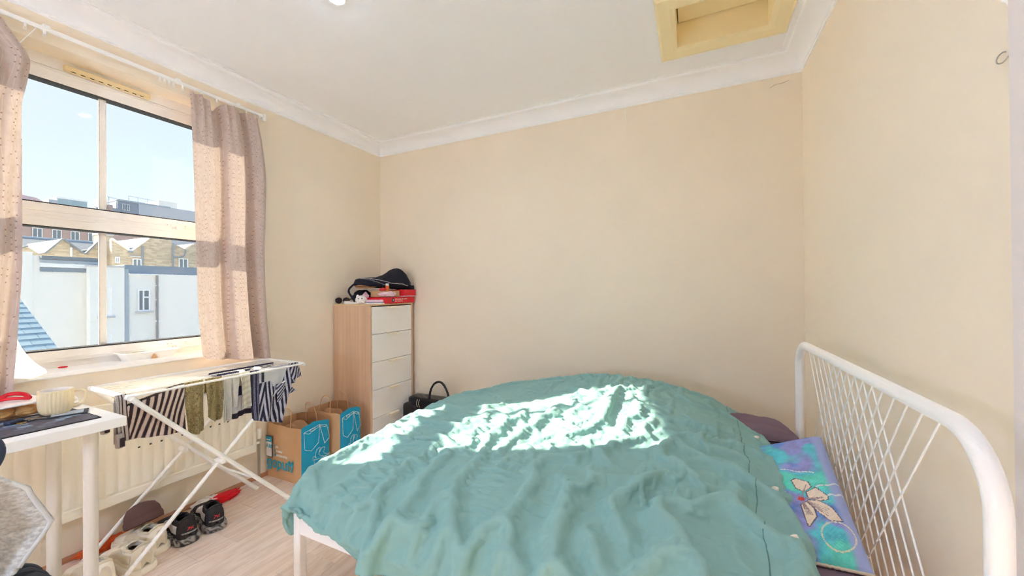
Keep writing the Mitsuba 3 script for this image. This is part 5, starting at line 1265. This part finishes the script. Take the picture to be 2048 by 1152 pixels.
b = outside('brick_house', 'yellow brick house at the right edge of the view beside the curtain')
add(b + '__wall', prism(Polygon([(17.97, GZ), (17.97, 5.6), (18.96, 5.12), (19.7, 5.7), (22, 5.7), (22, GZ)]), -42.0, -41.6, 'yz'), 'brick')
P_ = np.array([[[-41.7, 18.0, 5.62], [-41.7, 18.96, 5.14]], [[-52, 18.0, 5.62], [-52, 18.96, 5.14]]]); add(b + '__roof', grid(P_, .06), 'roof_slate')
P_ = np.array([[[-41.7, 18.96, 5.14], [-41.7, 19.75, 5.75]], [[-52, 18.96, 5.14], [-52, 19.75, 5.75]]]); add(b + '__roof', grid(P_, .06), 'roof_slate')
fwin(b, -41.55, 18.45, 19.16, 3.3, 4.3, (.5,), False)
add(b + '__drainpipe', tube([(-41.5, 18.02, 5.5), (-41.5, 18.02, 3.3)], .06, 8), 'lead_grey', True)
add(b + '__waste_pipe', tube(spline([(-41.5, 18.02, 4.42), (-41.5, 18.8, 4.48), (-41.5, 18.95, 5.1)], 12), .045, 8), 'lead_grey', True)
b = outside('long_roof', 'long grey slate roof with a lead ridge behind the brick gables', 'roof')
P_ = np.array([[[-47.5, 9.5, 4.0], [-47.5, 30, 4.0]], [[-54.4, 9.5, 6.25], [-54.4, 30, 6.25]]]); add(b + '__slope', grid(P_, .1), 'roof_slate')
add(b + '__ridge', tube([(-54.4, 9.5, 6.3), (-54.4, 30, 6.3)], .14, 8), 'fascia_grey', True)
add(b + '__rooflight', place(cbox(-.5, .5, -.7, .7, 0, .1, .02), frame4((-51.4, 13.1, 5.33), (.95, 0, -.31), (0, 1, 0), (.31, 0, .95))), 'window_white')
add(b + '__wall', box(-56, -54.5, 9.5, 30, GZ, 5.9), 'brick')
b = outside('far_terrace', 'pale far terrace with a row of windows just under the window rail', 'building')
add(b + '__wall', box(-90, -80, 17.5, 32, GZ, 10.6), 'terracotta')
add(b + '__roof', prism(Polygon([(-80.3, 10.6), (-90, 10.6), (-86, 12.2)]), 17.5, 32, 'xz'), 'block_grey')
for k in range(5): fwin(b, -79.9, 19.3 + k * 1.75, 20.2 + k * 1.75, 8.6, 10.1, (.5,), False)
b = outside('far_hall', 'distant low building with a pinkish roof at the left of the skyline')
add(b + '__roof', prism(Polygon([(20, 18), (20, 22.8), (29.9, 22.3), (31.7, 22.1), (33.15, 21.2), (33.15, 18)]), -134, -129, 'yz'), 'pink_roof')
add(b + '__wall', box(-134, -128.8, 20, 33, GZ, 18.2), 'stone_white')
b = outside('teal_block', 'distant flat roofed block with pale teal cladding on the skyline')
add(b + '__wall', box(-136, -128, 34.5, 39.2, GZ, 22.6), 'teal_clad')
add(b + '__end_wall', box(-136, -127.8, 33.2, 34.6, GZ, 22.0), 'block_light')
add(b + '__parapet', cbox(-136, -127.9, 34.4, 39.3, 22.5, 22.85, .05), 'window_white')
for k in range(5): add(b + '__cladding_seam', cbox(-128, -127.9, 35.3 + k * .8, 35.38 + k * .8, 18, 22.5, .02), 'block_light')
add(b + '__mast', tube([(-130, 35.2, 22.6), (-130, 35.2, 24.8)], .06, 6), 'window_white', True)
b = outside('brown_flats', 'distant stepped brownish flats with roof rails beside the window bar')
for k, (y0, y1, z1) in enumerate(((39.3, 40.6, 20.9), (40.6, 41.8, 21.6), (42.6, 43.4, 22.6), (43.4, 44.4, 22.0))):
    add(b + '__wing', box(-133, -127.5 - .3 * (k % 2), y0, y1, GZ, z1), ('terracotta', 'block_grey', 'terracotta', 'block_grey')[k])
add(b + '__water_tank', cbox(-131, -128, 41.2, 42.7, 22.0, 24.0, .2), 'stone_white')
add(b + '__rail', cat([tube([(-128, 42.6, 24.6), (-128, 44.8, 24.3)], .05, 5), tube([(-128, 42.9, 22.6), (-128, 42.9, 24.6)], .05, 5), tube([(-128, 44.3, 22.0), (-128, 44.3, 24.4)], .05, 5)]), 'lead_grey', True)
b = outside('slab_block', 'distant long grey slab block on the skyline at the right')
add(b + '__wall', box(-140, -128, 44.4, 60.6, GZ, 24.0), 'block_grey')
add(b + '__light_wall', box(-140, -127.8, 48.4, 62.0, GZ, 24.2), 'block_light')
add(b + '__parapet', cbox(-140, -127.7, 44.3, 55, 24.0, 24.4, .05), 'fascia_grey')
add(b + '__stair_tower', box(-136, -128, 52.5, 56.5, 24, 25.8), 'stone_white')
fwin(b, -127.7, 45.2, 46.6, 21.8, 23.4, (.35, .7), False)
add(b + '__rail', cat([tube([(-128, 46.5, 25.6), (-128, 52, 25.4)], .05, 5)] + [tube([(-128, y_, 24.2), (-128, y_, 25.6)], .05, 5) for y_ in (46.5, 48.3, 50.2, 52)]), 'fascia_grey', True)
